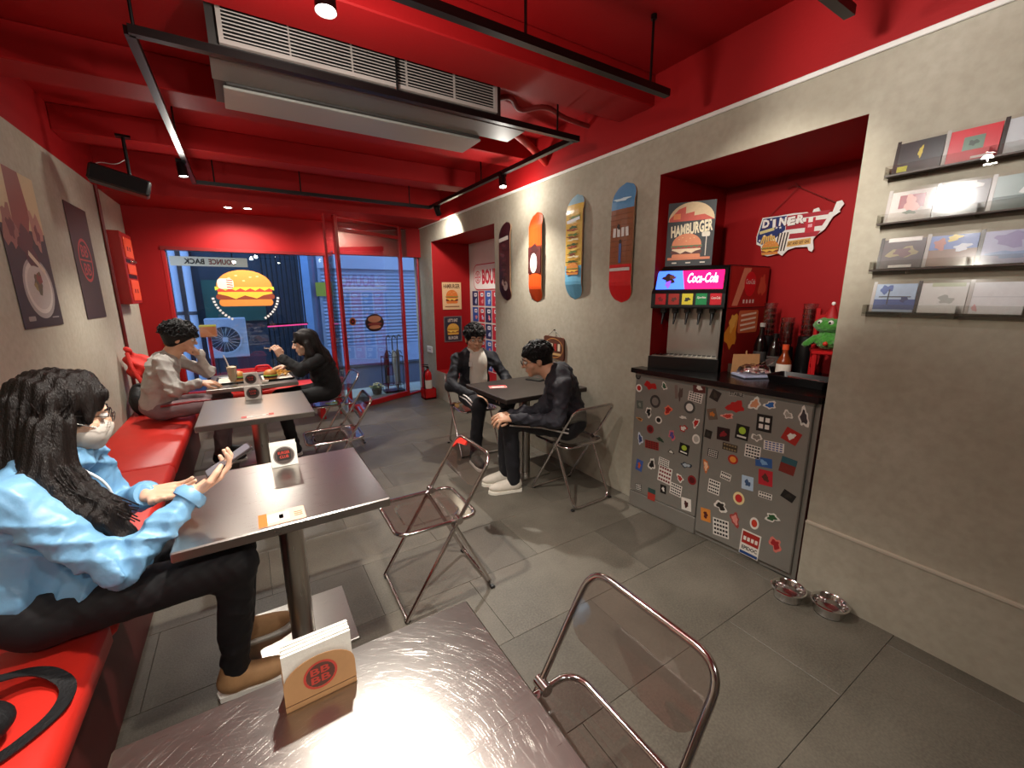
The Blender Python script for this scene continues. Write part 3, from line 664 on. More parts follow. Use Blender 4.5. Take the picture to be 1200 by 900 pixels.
# ================================================================== printed burgers
def burger(mb, T, cx, cy, w_, h_, z, pal=('#d98a3d', '#8a3a20', '#f0c04a', '#6f9c3a', '#b5402c'), dz=.0004, k=1.0):
    bun, pat, che, let, tom = [flatc(c) for c in pal]
    mb.flat(rrect(cx, cy - .40 * h_, .92 * w_, .20 * h_, .09 * h_, 3), z, bun, T)
    mb.flat(rrect(cx, cy - .24 * h_, w_, .15 * h_, .07 * h_, 3), z + dz, pat, T)
    mb.flat([(cx - .47 * w_, cy - .15 * h_), (cx - .3 * w_, cy - .22 * h_), (cx - .18 * w_, cy - .30 * h_), (cx - .02 * w_, cy - .2 * h_), (cx + .18 * w_, cy - .29 * h_), (cx + .3 * w_, cy - .2 * h_), (cx + .47 * w_, cy - .15 * h_), (cx + .45 * w_, cy - .1 * h_), (cx - .45 * w_, cy - .1 * h_)], z + 2 * dz, che, T)
    mb.flat(rrect(cx, cy - .06 * h_, .94 * w_, .09 * h_, .04 * h_, 3), z + 2 * dz, tom, T)
    P = [(cx - .5 * w_, cy + .04 * h_)] + [(cx + (-.5 + q / 12) * w_, cy + (.0 if q % 2 else -.07) * h_) for q in range(13)] + [(cx + .5 * w_, cy + .04 * h_)]
    mb.flat(P, z + 3 * dz, let, T)
    mb.flat([(cx - .47 * w_, cy + .03 * h_)] + [(cx + .47 * w_, cy + .03 * h_)] + [(cx + .47 * w_ * math.cos(a), cy + .05 * h_ + .45 * h_ * math.sin(a)) for a in [PI * q / 16 for q in range(0, 17)]], z + 4 * dz, bun, T)
    hl = flatc('#f2c98a')
    for q in range(5): mb.flat(ell(cx + (-.25 + .12 * q) * w_, cy + (.28 + .08 * math.sin(q * 2.2)) * h_, .025 * w_, .016 * h_, 8), z + 5 * dz, hl, T)
def sheet(name, label, cat, T, w_, h_, col, thick=.0015, group=None):
    """a flat printed sheet; local x,y on the sheet, z out of the wall"""
    o = bpy.data.objects.new(name, None); COL.objects.link(o); o.matrix_world = T; tag(o, label, cat, group); o.empty_display_size = .05
    mb = MB(); mb.box(-w_ / 2, w_ / 2, -h_ / 2, h_ / 2, 0, thick, flatc(col)); mb.build('sheet', o)
    return o
RW = lambda y, z, d=0.: frame((XR - d, y, z), (0, -1, 0))
LW = lambda y, z, d=0.: frame((XL + d, y, z), (0, 1, 0))
# left wall posters
o = sheet('wall_poster', 'glossy photo poster with a plate of food at its foot', 'poster', LW(3.40, 1.703, .003), .55, .82, '#2a1f1d')
mb = MB(); z = .0018
mb.flat(rect(-.0, .26, .55, .30), z, flatc('#b9a37c')); mb.flat([(-.10, .41), (.08, .41), (.12, .2), (.03, .05), (-.12, .1)], z + .0003, flatc('#7e3b2a')); mb.flat(blob(-.17, .10, .2, .34, 3), z + .0005, flatc('#8c5a4a')); mb.flat(blob(.17, .12, .18, .32, 4), z + .0005, flatc('#a0705f'))
mb.flat(blob(.0, .02, .3, .26, 5), z + .0008, flatc('#4c221d')); mb.flat(blob(-.16, .1, .1, .16, 8), z + .0010, flatc('#5f2b25')); mb.flat(blob(.17, .1, .08, .13, 9), z + .0010, flatc('#6b3029')); mb.flat(rect(.07, -.06, .2, .03, -.5), z + .0012, flatc('#c9b89e')); mb.build('photo_upper', o)
mb = MB(); mb.flat(ell(.03, -.20, .2, .165, 32), z, flatc('#9a928a')); mb.flat(ell(.03, -.195, .175, .143, 32), z + .0003, flatc('#c6bdb2')); mb.flat(ell(.03, -.195, .15, .12, 32), z + .0005, flatc('#b3a99e')); mb.flat(blob(.03, -.17, .17, .14, 6), z + .0008, flatc('#5b5133')); mb.flat(blob(.05, -.15, .09, .08, 7), z + .0010, flatc('#7c3a2b')); mb.flat(blob(-.01, -.19, .06, .06, 17), z + .0010, flatc('#8d7a3e')); mb.build('photo_plate', o)
mb = MB(); mb.flat(rrect(-.16, -.36, .09, .025, .008), z, flatc('#8d857c')); mb.box(.12, .22, -.365, -.358, 0, .002, flatc('#8d857c')); mb.build('photo_caption', o)
o = sheet('wall_poster', 'plain dark brown poster with a round red monogram', 'poster', LW(4.41, 1.70, .003), .49, .80, '#33231f')
mb = MB(); ring(mb, 0, .02, .155, .155, .020, .002, flatc('#b03a33'), None, 40); mb.box(-.02 * 7, .02 * 7, .014, .026, 0, .0022, flatc('#b03a33')); mb.text('BB', 0, .085, .16, .085, .0024, flatc('#b03a33'), None, .015); mb.text('BB', 0, -.045, .16, .085, .0024, flatc('#b03a33'), None, .015); mb.build('monogram', o)
# red dispenser box on the left wall
t = thing('wall_dispenser', 'red metal dispenser box with orange panels on the wall by the window', 'dispenser', (XL, 5.355, 1.39)); dr = pm('dispenser_red', '#a31a14', .35, var=.06); orp = pm('orange_panel', '#e8502c', .35, var=.05)
mb = MB(); mb.box(.0, .10, -.225, .225, 0, .64, dr, None, .006); mb.build('housing', t)
FT = frame((.10, 0, 0), (0, 1, 0))
for z0, z1 in ((.42, .60), (.27, .36), (.03, .22)):
    mb = MB(); mb.box(-.16, .17, z0, z1, 0, .008, orp, FT, .003); mb.build('panel', t)
for z0 in (.375, .235):
    mb = MB(); mb.box(-.16, .17, z0, z0 + .03, 0, .003, black_metal, FT); mb.build('coin_slot_strip', t)
for x in (.03, .07, .12):
    mb = MB(); mb.lathe([(.014, 0), (.014, .02), (.01, .025)], chrome, 14, FT @ TR(x, .392, .003)); mb.build('knob', t, 40)
for z0, xs in ((.50, (-.05, .04)), (.12, (-.05, .05))):
    for x in xs:
        mb = MB(); mb.box(x - .02, x + .02, z0 - .018, z0 + .018, .008, .0092, flatc('#6d1510'), FT); mb.build('panel_mark', t)
# ================================================================== skateboards
def skateboard(label, y, zc, L, W_, bands, extra):
    t = thing('skateboard', label, 'skateboard', (XR, y, zc), 0, 'skateboards on the plaster wall'); T = frame((-.035, 0, 0), (0, -1, 0))
    N = 36; mb = MB(); edge = flatc('#b08a6a'); wood = flatc('#6f5236')
    def prof(s):
        a = abs(s) - L * .34; r = W_ / 2; q = L / 2 - abs(s)
        w2 = r if q > r * .95 else r * math.sqrt(max(0., 1 - ((r * .95 - q) / (r * .95)) ** 2)) if q > 0 else 0
        return max(w2, .004), -max(0., a) * .27 + .0
    S = [L / 2 * math.sin(PI / 2 * (-1 + 2 * i / N)) for i in range(N + 1)]
    for i in range(N):
        (w0, n0), (w1, n1) = prof(S[i]), prof(S[i + 1]); mid = (S[i] + S[i + 1]) / 2
        f = (mid / L + .5); col = next(c for lim, c in bands if f <= lim); th = .010
        XS = (-1, -.5, 0, .5, 1); cv = lambda u: .006 * u * u
        for j in range(4):
            u0, u1 = XS[j], XS[j + 1]
            V = [(u0 * w0, S[i], n0 - cv(u0)), (u1 * w0, S[i], n0 - cv(u1)), (u1 * w1, S[i + 1], n1 - cv(u1)), (u0 * w1, S[i + 1], n1 - cv(u0))]
            mb.add(V, [(0, 1, 2, 3)], flatc(col, .3), T); mb.add([(x, yy, q - th) for x, yy, q in V], [(3, 2, 1, 0)], wood, T)
        for u in (-1, 1):
            V = [(u * w0, S[i], n0 - .006), (u * w1, S[i + 1], n1 - .006), (u * w1, S[i + 1], n1 - .006 - th), (u * w0, S[i], n0 - .006 - th)]
            mb.add(V, [(0, 1, 2, 3) if u < 0 else (3, 2, 1, 0)], edge, T)
    mb.build('deck', t)
    mb = MB(); extra(mb, T); mb.build('deck_graphic', t)
    mb = MB(); mb.tube([(0, 0, L * .3), (-.03, 0, L * .3)], .012, black_metal, 10); mb.tube([(0, 0, -L * .3), (-.03, 0, -L * .3)], .012, black_metal, 10)
    mb.build('wall_mount', t, 40)
def g1(mb, T):
    mb.flat(rect(-.0, .21, .17, .035, .1), .0022, flatc('#c9c2ba'), T)
    for k in range(9): mb.flat(blob(.02 * math.sin(k * 2.3), .15 - .045 * k, .12, .04, 40 + k), .0016, flatc(['#5a2f36', '#3b1c22', '#6b3f45'][k % 3]), T)
    mb.flat(ell(.03, -.23, .04, .045), .0016, flatc('#8d7772'), T); mb.flat(blob(-.02, -.2, .05, .08, 61), .0019, flatc('#a08f88'), T)
def g2(mb, T):
    mb.flat(rect(0, -.02, .185, .22), .0012, flatc('#4a1714'), T); mb.flat(blob(0, .06, .17, .12, 77), .0017, flatc('#3a0f0e'), T); mb.flat(ell(-.01, -.045, .052, .085), .0022, flatc('#d8d2cb'), T)
    mb.flat(ell(-.012, -.045, .035, .065), .0026, flatc('#b9b0a8'), T)
def g3(mb, T):
    cs = ['#e9c46a', '#5f7d3a', '#7d3f22', '#efe2b8', '#d9a441', '#3d5a2a', '#a04a2c']
    for k in range(22): mb.flat(blob(.012 * math.sin(k * 1.9), .24 - .018 * k, .165, .026, 90 + k, rough=.35), .0015 + .0002 * (k % 5), flatc(cs[k % 7]), T)
    burger(mb, T, 0, -.155, .15, .09, .003)
    mb.flat(rect(0, .20, .15, .022, .12), .0032, flatc('#e8eef0'), T)
def g4(mb, T):
    for k in range(11): mb.box(-.098, .098, .19 - .034 * k - .0012, .19 - .034 * k, .0, .0012, flatc('#5e3a24'), T)
    [mb.flat(rect(-.055 + .037 * q, .075, .026, .058, .04 * (q - 1)), .003, flatc('#d9d4cf'), T) for q in range(4)]; mb.flat(blob(-.02, .11, .035, .05, 12), .0035, flatc('#2a1c18'), T)
    mb.flat(rrect(0, -.06, .022, .13, .008, 2), .003, flatc('#46619a'), T); mb.flat(ell(0, .015, .012, .014, 10), .0034, flatc('#3a2a24'), T)
    mb.box(-.09, .09, -.175, -.155, 0, .0025, flatc('#cfc8c2'), T)
    mb.flat(blob(0, .28, .17, .03, 8), .0012 - .0, flatc('#c6dbe6'), T)
skateboard('dark maroon skateboard with a pale band, beside the red alcove', 3.63, 1.765, .74, .20, [(1.1, '#3a1c22')], g1)
skateboard('orange skateboard with a dark square print', 3.115, 1.765, .755, .19, [(.33, '#e2531c'), (.62, '#7d2a16'), (1.1, '#dd4a1a')], g2)
skateboard('light blue skateboard printed with a stack of burgers', 2.60, 1.80, .775, .19, [(.33, '#6fb4d6'), (.9, '#d9b254'), (1.1, '#93b7c6')], g3)
skateboard('red skateboard with brick print and blue sky tip', 2.11, 1.78, .775, .20, [(.31, '#cf1f22'), (.80, '#8a5232'), (1.1, '#5f92bd')], g4)
# small hanging plaque
t = thing('hanging_plaque', 'small brown plaque hung on a wire below the skateboards', 'sign', (XR, 2.85, 1.0)); T = frame((-.004, 0, 0), (0, -1, 0), (0, .06, 1))
mb = MB(); mb.prism([(-.14, -.085), (.13, -.095), (.14, -.08), (.14, .085), (.12, .095), (-.12, .1), (-.14, .09)], 0, .012, flatc('#5b3220'), T); mb.build('board', t)
mb = MB(); ring(mb, 0, 0, .13, .085, .006, .0125, flatc('#c98e4a'), T)
for k in range(4): mb.flat(rect(-.075 + .05 * k, .01, .032, .06), .013, flatc('#d9c9b0' if k % 2 else '#a32a22'), T)
mb.flat(rect(0, -.05, .2, .02), .013, flatc('#c9a36a'), T); mb.build('printed_front', t)
mb = MB(); mb.tube([(-.012, .10, .09), (-.012, 0, .155), (-.012, -.10, .09)], .0015, black_metal, 6); mb.build('wire', t); mb = MB(); mb.tube([(-.016, 0, .155), (.0, 0, .155)], .004, black_metal, 8); mb.build('nail', t)
# white plate on the strip by the door
t = thing('notice_plate', 'small white notice plate on the plaster strip by the glass door', 'sign', (XR, 5.80, .68)); T = frame((0, 0, 0), (0, -1, 0))
mb = MB(); mb.box(-.1, .1, -.045, .045, 0, .008, flatc('#e6e2dc'), T, .003); mb.build('plate', t); mb = MB(); mb.box(-.06, .06, -.004, .004, .008, .0085, flatc('#8d8780'), T); mb.build('print_line', t)
# ================================================================== compact discs on clear ledges
clear = glassy('clear_ledge', '#f6f6f4', 1.4); cdglass = glassy('cd_case_clear', '#ffffff', .7, .12)
dark_strip = pm('dark_ledge_base', '#4a3a34', .4, var=.1)
zs = [1.895, 1.718, 1.540, 1.369]
covers = [[('black cover with a small yellow mark', '#1d1817', [('blob', 0, .008, .02, .05, '#c9b23a'), ('rect', -.045, -.045, .03, .02, '#c9c43a')]), ('red cover with a small framed picture', '#d01c2c', [('rect', 0, 0, .052, .046, '#5f7f6a'), ('blob', .0, 0, .03, .03, '#2e4436'), ('rect', .02, -.05, .04, .008, '#e8d9d4')]), ('pale grey cover with a pencil drawing', '#c3c7cb', [('blob', 0, 0, .07, .06, '#9aa0a6'), ('blob', .01, .0, .04, .03, '#7d848c')])],
          [('white cover with a red flower print', '#d8d2cb', [('rect', 0, .012, .075, .05, '#8a2430'), ('blob', 0, .0, .06, .085, '#c98a7c'), ('blob', .0, -.03, .05, .02, '#3f5a3a')]), ('dark brown cover with a pale arch', '#4a3733', [('blob', 0, .045, .11, .05, '#b9b2aa'), ('blob', 0, .015, .04, .05, '#8d827a'), ('rect', 0, -.045, .12, .02, '#3a2a27')]), ('grey green landscape cover with a white figure', '#9fb0ad', [('rect', 0, -.04, .13, .045, '#4d6560'), ('blob', .02, 0, .06, .06, '#e0e3e0'), ('blob', .01, .03, .015, .05, '#dfe2df')])],
          [('dark cover with scribbled white lettering', '#3a2527', [('blob', 0, .0, .11, .06, '#8a7a4a'), ('blob', .0, .0, .08, .04, '#5a2a2d'), ('rect', 0, .05, .1, .016, '#d9d2cb'), ('rect', 0, -.053, .07, .010, '#d9d2cb')]), ('blue and brown mural cover', '#5a76b5', [('rect', 0, -.03, .13, .06, '#8a6a55'), ('blob', .0, .04, .05, .03, '#d9c04a'), ('blob', .025, .005, .06, .035, '#d8dde6'), ('blob', -.035, .02, .05, .05, '#b06a5a')]), ('misty lilac cover', '#a9a9c6', [('blob', 0, .02, .11, .06, '#8f86b0'), ('blob', 0, -.03, .11, .04, '#7f96bd')])],
          [('blue ink cover with black strokes', '#a9bfd8', [('rect', 0, -.03, .13, .04, '#2f4a8c'), ('blob', -.03, .03, .05, .05, '#3a5aa0'), ('rect', 0, 0, .1, .004, '#15171d'), ('rect', -.02, 0, .004, .06, '#15171d'), ('blob', .03, -.01, .03, .03, '#1d2f66')]), ('white cover with a faint green sketch', '#d9d9d4', [('blob', .01, -.01, .06, .04, '#a9ada6'), ('rect', .01, .045, .09, .014, '#b9c2a0')]), ('blank frosted white cover', '#dfe0e2', [('rect', 0, 0, .12, .002, '#c3c5c9'), ('blob', -.05, -.04, .02, .03, '#d9a9a9')])]]
rown = ['top', 'second', 'third', 'lowest']
for r in range(4):
    t = thing('cd_ledge', f'clear acrylic wall ledge, {rown[r]} of the compact disc rows', 'shelf', (XR, .50, zs[r]), 0, 'compact disc ledges')
    T = frame((0, 0, 0), (0, -1, 0))
    mb = MB(); mb.box(-.225, .225, -.006, 0, 0, .045, dark_strip if r < 3 else clear, T); mb.build('ledge', t); mb = MB(); mb.box(-.225, .225, -.006, .032, .043, .046, clear, T); mb.build('front_lip', t); mb = MB(); mb.box(-.225, .225, -.02, .03, 0, .003, clear, T); mb.build('back_plate', t)
    for sx in (-.225, .05, .222):
        mb = MB(); mb.box(sx, sx + .003, -.016, .03, .0, .046, clear, T); mb.build('end_plate', t)
    for c in range(3):
        nm, col, gr = covers[r][c]; y = [.643, .503, .363][c]
        o = bpy.data.objects.new('compact_disc', None); COL.objects.link(o); o.empty_display_size = .03
        tag(o, f'compact disc, {nm}, {rown[r]} ledge', 'compact disc', 'compact discs on the wall'); o.matrix_world = frame((XR - .012, y + .001 * c, zs[r] + .0005), (0, -1, 0), (.16, 0, 1))
        mb = MB(); mb.box(-.058, .068, .002, .122, 0, .006, flatc(col, .3)); mb.build('cover', o)
        mb = MB(); mb.box(-.069, -.058, .001, .123, -.001, .0075, pm('cd_spine', '#2c2724', .25) if (r + c) % 2 == 0 else flatc('#b9b4ae', .25)); mb.build('spine', o)
        mb = MB()
        for i, g in enumerate(gr):
            P = blob(g[1] + .005, g[2] + .062, g[3], g[4], r * 9 + c * 3 + i) if g[0] == 'blob' else rect(g[1] + .005, g[2] + .062, g[3], g[4]); mb.flat(P, .0063 + .0003 * i, flatc(g[5], .3))
        mb.build('cover_print', o)
        mb = MB(); mb.box(-.0695, .0685, .0, .1235, .0078, .0090, cdglass); mb.build('case_lid', o)
# ================================================================== alcove display
SB = frame((N2[3] - .002, 5.55, 0), (0, -1, 0))
t = thing('wall_display', 'white BOUNCE BACK sign board above red and blue cards in the alcove', 'sign', (N2[3] - .002, 5.55, 0)); SBl = frame((0, 0, 0), (0, -1, 0))
sred = flatc('#c51f3a')
mb = MB(); mb.prism(rrect(.86, 1.69, 1.50, .345, .10, 6), 0, .006, sred, SBl); mb.prism(rrect(.86, 1.69, 1.475, .32, .09, 6), .006, .008, flatc('#e6dfda'), SBl); mb.build('sign_board', t)
mb = MB(); ring(mb, .235, 1.69, .085, .085, .014, .0085, sred, SBl); mb.box(.16, .31, 1.683, 1.697, .008, .0085, sred, SBl); mb.text('BB', .235, 1.725, .07, .04, .0087, sred, SBl, .02); mb.text('BB', .235, 1.655, .07, .04, .0087, sred, SBl, .02); mb.build('round_logo', t)
for wd, x0, x1 in (('BOUNCE', .36, 1.0), ('BACK', 1.06, 1.54)):
    mb = MB(); mb.text(wd, (x0 + x1) / 2, 1.69, x1 - x0, .2, .009, sred, SBl, .045); mb.build('lettering', t)
cc = ['#1e2a58', '#bb2236', '#2d57a6', '#c2283c']
for r in range(5):
    for c in range(8):
        x = .045 + .19 * c; z1 = 1.505 - .222 * r
        mb = MB(); mb.box(x, x + .165, z1 - .20, z1, 0, .003, flatc(cc[(c + r) % 4 if r % 2 == 0 else (c * 3 + 1 + r) % 4]), SBl)
        mb.flat(rrect(x + .1, z1 - .05, .085, .05, .012, 2), .0034, flatc('#e8e4e4'), SBl); mb.flat(rect(x + .1, z1 - .05, .05, .016), .0037, flatc('#4a5a8c'), SBl)
        mb.flat(blob(x + .11, z1 - .14, .08, .09, c + 8 * r), .0034, flatc('#d98a90' if (c + r) % 2 else '#b9c3dc'), SBl); mb.build('card', t)
# posters on the red alcove face
FA = lambda x, z: frame((x, N2[1] - .0065, z), (1, 0, 0))
o = sheet('alcove_poster', 'cream HAMBURGER print with a tall burger on the red alcove face', 'poster', FA(2.50, 1.44), .29, .375, '#e0b98a')
mb = MB(); burger(mb, None, 0, -.01, .19, .19, .002, ('#d9762f', '#6d2f1c', '#e9b24a', '#7f8a3a', '#c2452c')); mb.build('burger_print', o); mb = MB(); mb.text('HAMBURGER', 0, .135, .25, .06, .002, flatc('#5a3a24'), None, .03); mb.build('lettering', o); mb = MB(); mb.box(-.11, .11, -.155, -.14, 0, .002, flatc('#8a5a34')); mb.build('print_line', o)
o = sheet('alcove_poster', 'dark framed print with a yellow burger on the red alcove face', 'poster', FA(2.50, .975), .28, .365, '#6d5a5a')
mb = MB(); mb.flat(rrect(0, 0, .25, .335, .02), .0018, flatc('#2c2c38')); burger(mb, None, 0, .0, .19, .16, .0024, ('#d9a441', '#8a4a24', '#efc85a', '#a9952f', '#c9762c')); mb.build('burger_print', o)
mb = MB(); mb.text('LET\'S EAT', 0, .125, .15, .045, .0024, flatc('#d9cfc0'), None, .02); mb.text('BURGER', 0, -.125, .15, .045, .0024, flatc('#d9cfc0'), None, .02); mb.build('lettering', o)
# ================================================================== stickered cabinet and worktop
CU = Vector((2.219 - 2.136, .857 - 1.873, 0)).normalized(); C0 = Vector((2.136, 1.873, 0)); CF = frame(C0, CU); CW = 1.0185
alu = pm('grey_laminate', '#8d8981', .42, .35, var=.06, vs=5)
t = thing('drinks_cabinet', 'grey two-door cabinet covered with stickers under the drink machine', 'cabinet', C0)
L = Matrix.Translation(-C0)
mb = MB(); P = [(2.136 + .018, 1.868), (2.2205, 1.868), (2.2205, 1.832), (2.90, 1.832), (2.90, .835), (2.226, .835), (2.236, .862)]
mb.prism([(x, y) for x, y in P][::-1], 0.0, .944, alu, L); mb.build('carcass', t)
def cabdoor(s0, s1, z0, z1):
    mb = MB(); mb.box(s0, s1, z0, z1, -.016, 0, alu, L @ CF, .004); return mb.build('door', t)
dl = cabdoor(.004, .488, .115, .925); dr_ = cabdoor(.494, CW - .003, .03, .925)
mb = MB(); mb.box(0, .49, .0, .11, -.016, -.003, alu, L @ CF, .003); mb.build('kick_panel', t)
mb = MB(); mb.box(0, CW, .928, .944, -.016, .002, alu, L @ CF, .002); mb.build('top_rail', t)
rs = random.Random(5)
K2, K3, K4, K5 = (740, 425, 8.183), (740, 525, 8.183), (820, 440, 7.5), (820, 550, 7.5)
W0, B0 = '#e4ded4', '#1b1817'
ST = [(K2, 65, 128, 50, 65, 'd', B0, '#5a5550'), (K2, 73, 243, 60, 75, 'd', W0, '#b5231f'), (K2, 180, 220, 125, 95, 'b', '#b3201c', None), (K2, 315, 225, 62, 82, 'b', W0, '#2f5a3c'), (K2, 228, 372, 100, 125, 'd', '#3c3937', '#7d7770'),
      (K2, 80, 402, 60, 75, 'r', '#5d645c', '#8a8f84'), (K2, 165, 475, 75, 105, 'b', W0, B0), (K2, 350, 455, 85, 105, 'b', '#e8775a', '#a8201c'), (K2, 430, 280, 28, 130, 'r', '#7d6a62', None), (K2, 470, 300, 45, 160, 'b', '#57453f', None),
      (K2, 650, 240, 120, 100, 'r', '#5c2a26', W0), (K2, 612, 330, 135, 92, 'x', W0, B0), (K2, 557, 428, 110, 120, 'd', '#4b4a47', W0), (K2, 80, 540, 68, 36, 'b', '#d9a060', '#7d4a24'), (K2, 260, 550, 66, 72, 'd', W0, B0),
      (K2, 495, 525, 85, 30, 'b', W0, None), (K2, 180, 637, 68, 82, 'd', '#8d1f24', '#5c1418'), (K2, 618, 578, 74, 110, 'b', W0, '#c32a22'), (K2, 497, 630, 80, 82, 'b', '#b5241f', W0), (K2, 85, 730, 66, 115, 'b', '#c9cfdc', '#3f4a78'),
      (K2, 275, 738, 76, 44, 'b', '#27402c', None), (K2, 388, 695, 70, 115, 'b', '#d96a72', '#5a4a8c'), (K2, 195, 790, 132, 78, 'x', '#8d2420', '#4a1210'), (K2, 620, 733, 76, 95, 'd', W0, '#b9b2a8'), (K2, 380, 855, 56, 52, 'b', '#2c2c26', '#d9d4c8'),
      (K2, 505, 830, 96, 106, 'e', B0, '#a9c23a'),
      (K3, 75, 165, 62, 108, 'r', '#3f5a9c', '#c2562c'), (K3, 195, 155, 68, 150, 'b', W0, B0), (K3, 310, 140, 100, 80, 'x', W0, B0), (K3, 320, 255, 130, 160, 'x', W0, '#7d2a2c'), (K3, 525, 165, 118, 62, 'b', '#39424d', '#aab4bb'),
      (K3, 465, 290, 78, 84, 'b', W0, '#b53a34'), (K3, 580, 308, 84, 92, 'd', '#8a1f22', '#541014'), (K3, 68, 375, 58, 62, 'x', B0, W0), (K3, 192, 445, 72, 112, 'h', '#33504c', '#b03a2f'), (K3, 305, 395, 57, 82, 'r', B0, W0),
      (K3, 425, 400, 112, 112, 'x', W0, B0), (K3, 525, 540, 96, 118, 'r', W0, '#4a2420'),
      (K4, 137, 175, 98, 104, 'q', '#2b2320', '#443a30'), (K4, 325, 165, 132, 40, 't', '#a29d93', B0), (K4, 315, 275, 165, 132, 'b', '#b5201c', None), (K4, 485, 250, 125, 124, 'b', W0, '#d9946a'), (K4, 620, 260, 118, 92, 'b', W0, '#2563b0'),
      (K4, 775, 345, 104, 82, 'b', W0, '#a9a096'), (K4, 915, 370, 112, 200, 'b', W0, '#3a3436'), (K4, 110, 340, 96, 114, 'q', '#6b5a4c', '#c9762c'), (K4, 245, 357, 124, 62, 'b', '#e9a596', '#c9382c'), (K4, 567, 420, 138, 152, 'g', B0, W0),
      (K4, 75, 515, 62, 72, 'r', '#26221f', '#3a342f'), (K4, 207, 515, 114, 114, 'r', '#2c1517', '#8a1c24'), (K4, 373, 500, 118, 132, 'e', B0, '#a9c93a'), (K4, 500, 545, 104, 84, 'b', W0, '#8d867c'), (K4, 805, 535, 175, 140, 'q', '#a8261f', W0),
      (K4, 265, 632, 134, 64, 'x', '#3c2f24', '#8d7a5a'), (K4, 115, 685, 92, 68, 'x', B0, W0), (K4, 465, 670, 142, 114, 'x', W0, B0), (K4, 650, 625, 185, 84, 'x', W0, '#3a4a8c'), (K4, 292, 738, 92, 84, 'd', '#b02a1c', '#e8923a'),
      (K4, 562, 765, 152, 82, 'r', '#2f5a9a', '#7fa6cf'), (K4, 775, 795, 142, 142, 'h', '#2f5a63', '#7d2a22'), (K4, 55, 795, 62, 122, 'b', '#d9743a', '#efc09a'),
      (K5, 578, 75, 128, 136, 'r', '#bd2230', '#5a2a20'), (K5, 228, 60, 94, 62, 'x', W0, B0), (K5, 420, 120, 106, 122, 'r', '#b9cfe4', '#39557d'), (K5, 125, 155, 104, 122, 'x', W0, B0), (K5, 575, 230, 124, 52, 'x', W0, B0),
      (K5, 778, 235, 142, 88, 'q', B0, '#2f2823'), (K5, 343, 255, 104, 114, 'd', '#efd9a0', '#c9282a'), (K5, 185, 325, 124, 118, 'b', W0, '#2c2622'), (K5, 52, 400, 88, 112, 'r', '#d98a3c', '#5a2420'), (K5, 310, 440, 104, 132, 'b', '#a8423c', '#d98a80'),
      (K5, 480, 475, 84, 108, 'd', W0, '#cf3a22'), (K5, 635, 425, 144, 94, 'b', W0, '#2c5a34'), (K5, 185, 515, 144, 152, 'x', W0, B0), (K5, 440, 660, 176, 225, 'p', W0, '#a8261c'), (K5, 665, 660, 134, 142, 'b', '#d97a6c', '#a31f24')]
nrm = CF.to_3x3() @ Vector((0, 0, 1)); CFi = CF.inverted()
def uvd(px, py): return (CFi @ Vector(hit(px, py, C0, nrm)))[:2]
for i, (K, x, y, w_, h_, kd, c1, c2) in enumerate(ST):
    px, py = K[0] + x / K[2], K[1] + y / K[2]; hw, hh = w_ / K[2] / 2, h_ / K[2] / 2
    u, v = uvd(px, py); du = (uvd(px + hw, py)[0] - uvd(px - hw, py)[0]); dv = (uvd(px, py - hh)[1] - uvd(px, py + hh)[1])
    mb = MB(); T = L @ CF; z = .0006; a = flatc(c1, .35); b = flatc(c2, .35) if c2 else None; rt = rs.uniform(-.12, .12)
    R_ = lambda cx, cy, ww, hh_: rect(u + cx * math.cos(rt) - cy * math.sin(rt), v + cx * math.sin(rt) + cy * math.cos(rt), ww, hh_, rt)
    if kd == 'q': rt = .3 if i % 2 else -.35; du *= .86; dv *= .86
    if kd == 'd': mb.flat(ell(u, v, du / 2, dv / 2, 18), z, a, T); mb.flat(ell(u, v, du * .32, dv * .32, 14), z + .0003, b, T)
    elif kd == 'b':
        mb.flat(blob(u, v, du * 1.15, dv * 1.15, i * 3 + 1, 18), z, a, T)
        if b: mb.flat(blob(u, v, du * .78, dv * .78, i * 3 + 1, 16), z + .0003, b, T)
    else:
        mb.flat(R_(0, 0, du, dv), z, a, T)
        if kd in 'rq' and b: mb.flat(blob(u, v, du * .66, dv * .66, i, 14), z + .0003, b, T)
        elif kd == 'h': mb.flat(R_(0, -dv * .2, du, dv * .6), z + .0003, b, T)
        elif kd == 'x':
            n = 2 if dv < .045 else 4
            for k in range(n):
                for q in range(5): mb.flat(R_(du * (-.36 + .18 * q), dv * (.36 - .72 * k / max(1, n - 1)) * (.75 if n == 2 else 1), du * .13, dv * .5 / n), z + .0003, b, T)
        elif kd == 'e': mb.flat(ell(u, v + dv * .12, du * .27, dv * .24, 16), z + .0003, b, T); mb.flat(R_(0, -dv * .3, du * .7, dv * .12), z + .0003, flatc(W0), T)
        elif kd == 't': mb.text('STABLE', u, v, du * .92, dv * .8, z + .0003, b, T, .03)
        elif kd == 'g':
            for q in (-1, 1):
                for k in (-1, 1): mb.flat(R_(q * du * .2, k * dv * .2, du * .28, dv * .26), z + .0003, b, T)
        elif kd == 'p':
            mb.flat(R_(0, dv * .2, du * .88, dv * .48), z + .0003, b, T); mb.flat(R_(0, -dv * .42, du * .92, dv * .12), z + .0003, flatc('#24447d'), T)
            for q in range(4): mb.flat(R_(du * (-.3 + .2 * q), dv * .17, du * .14, dv * .16), z + .0006, flatc(W0), T)
            mb.text('EPIDOC', u, v - dv * .2, du * .8, dv * .15, z + .0006, ink, T, .03)
    mb.build('sticker', dl if u < .49 else dr_)
worktop_black = pm('black_worktop', '#120f10', .22, var=.2, vs=20)
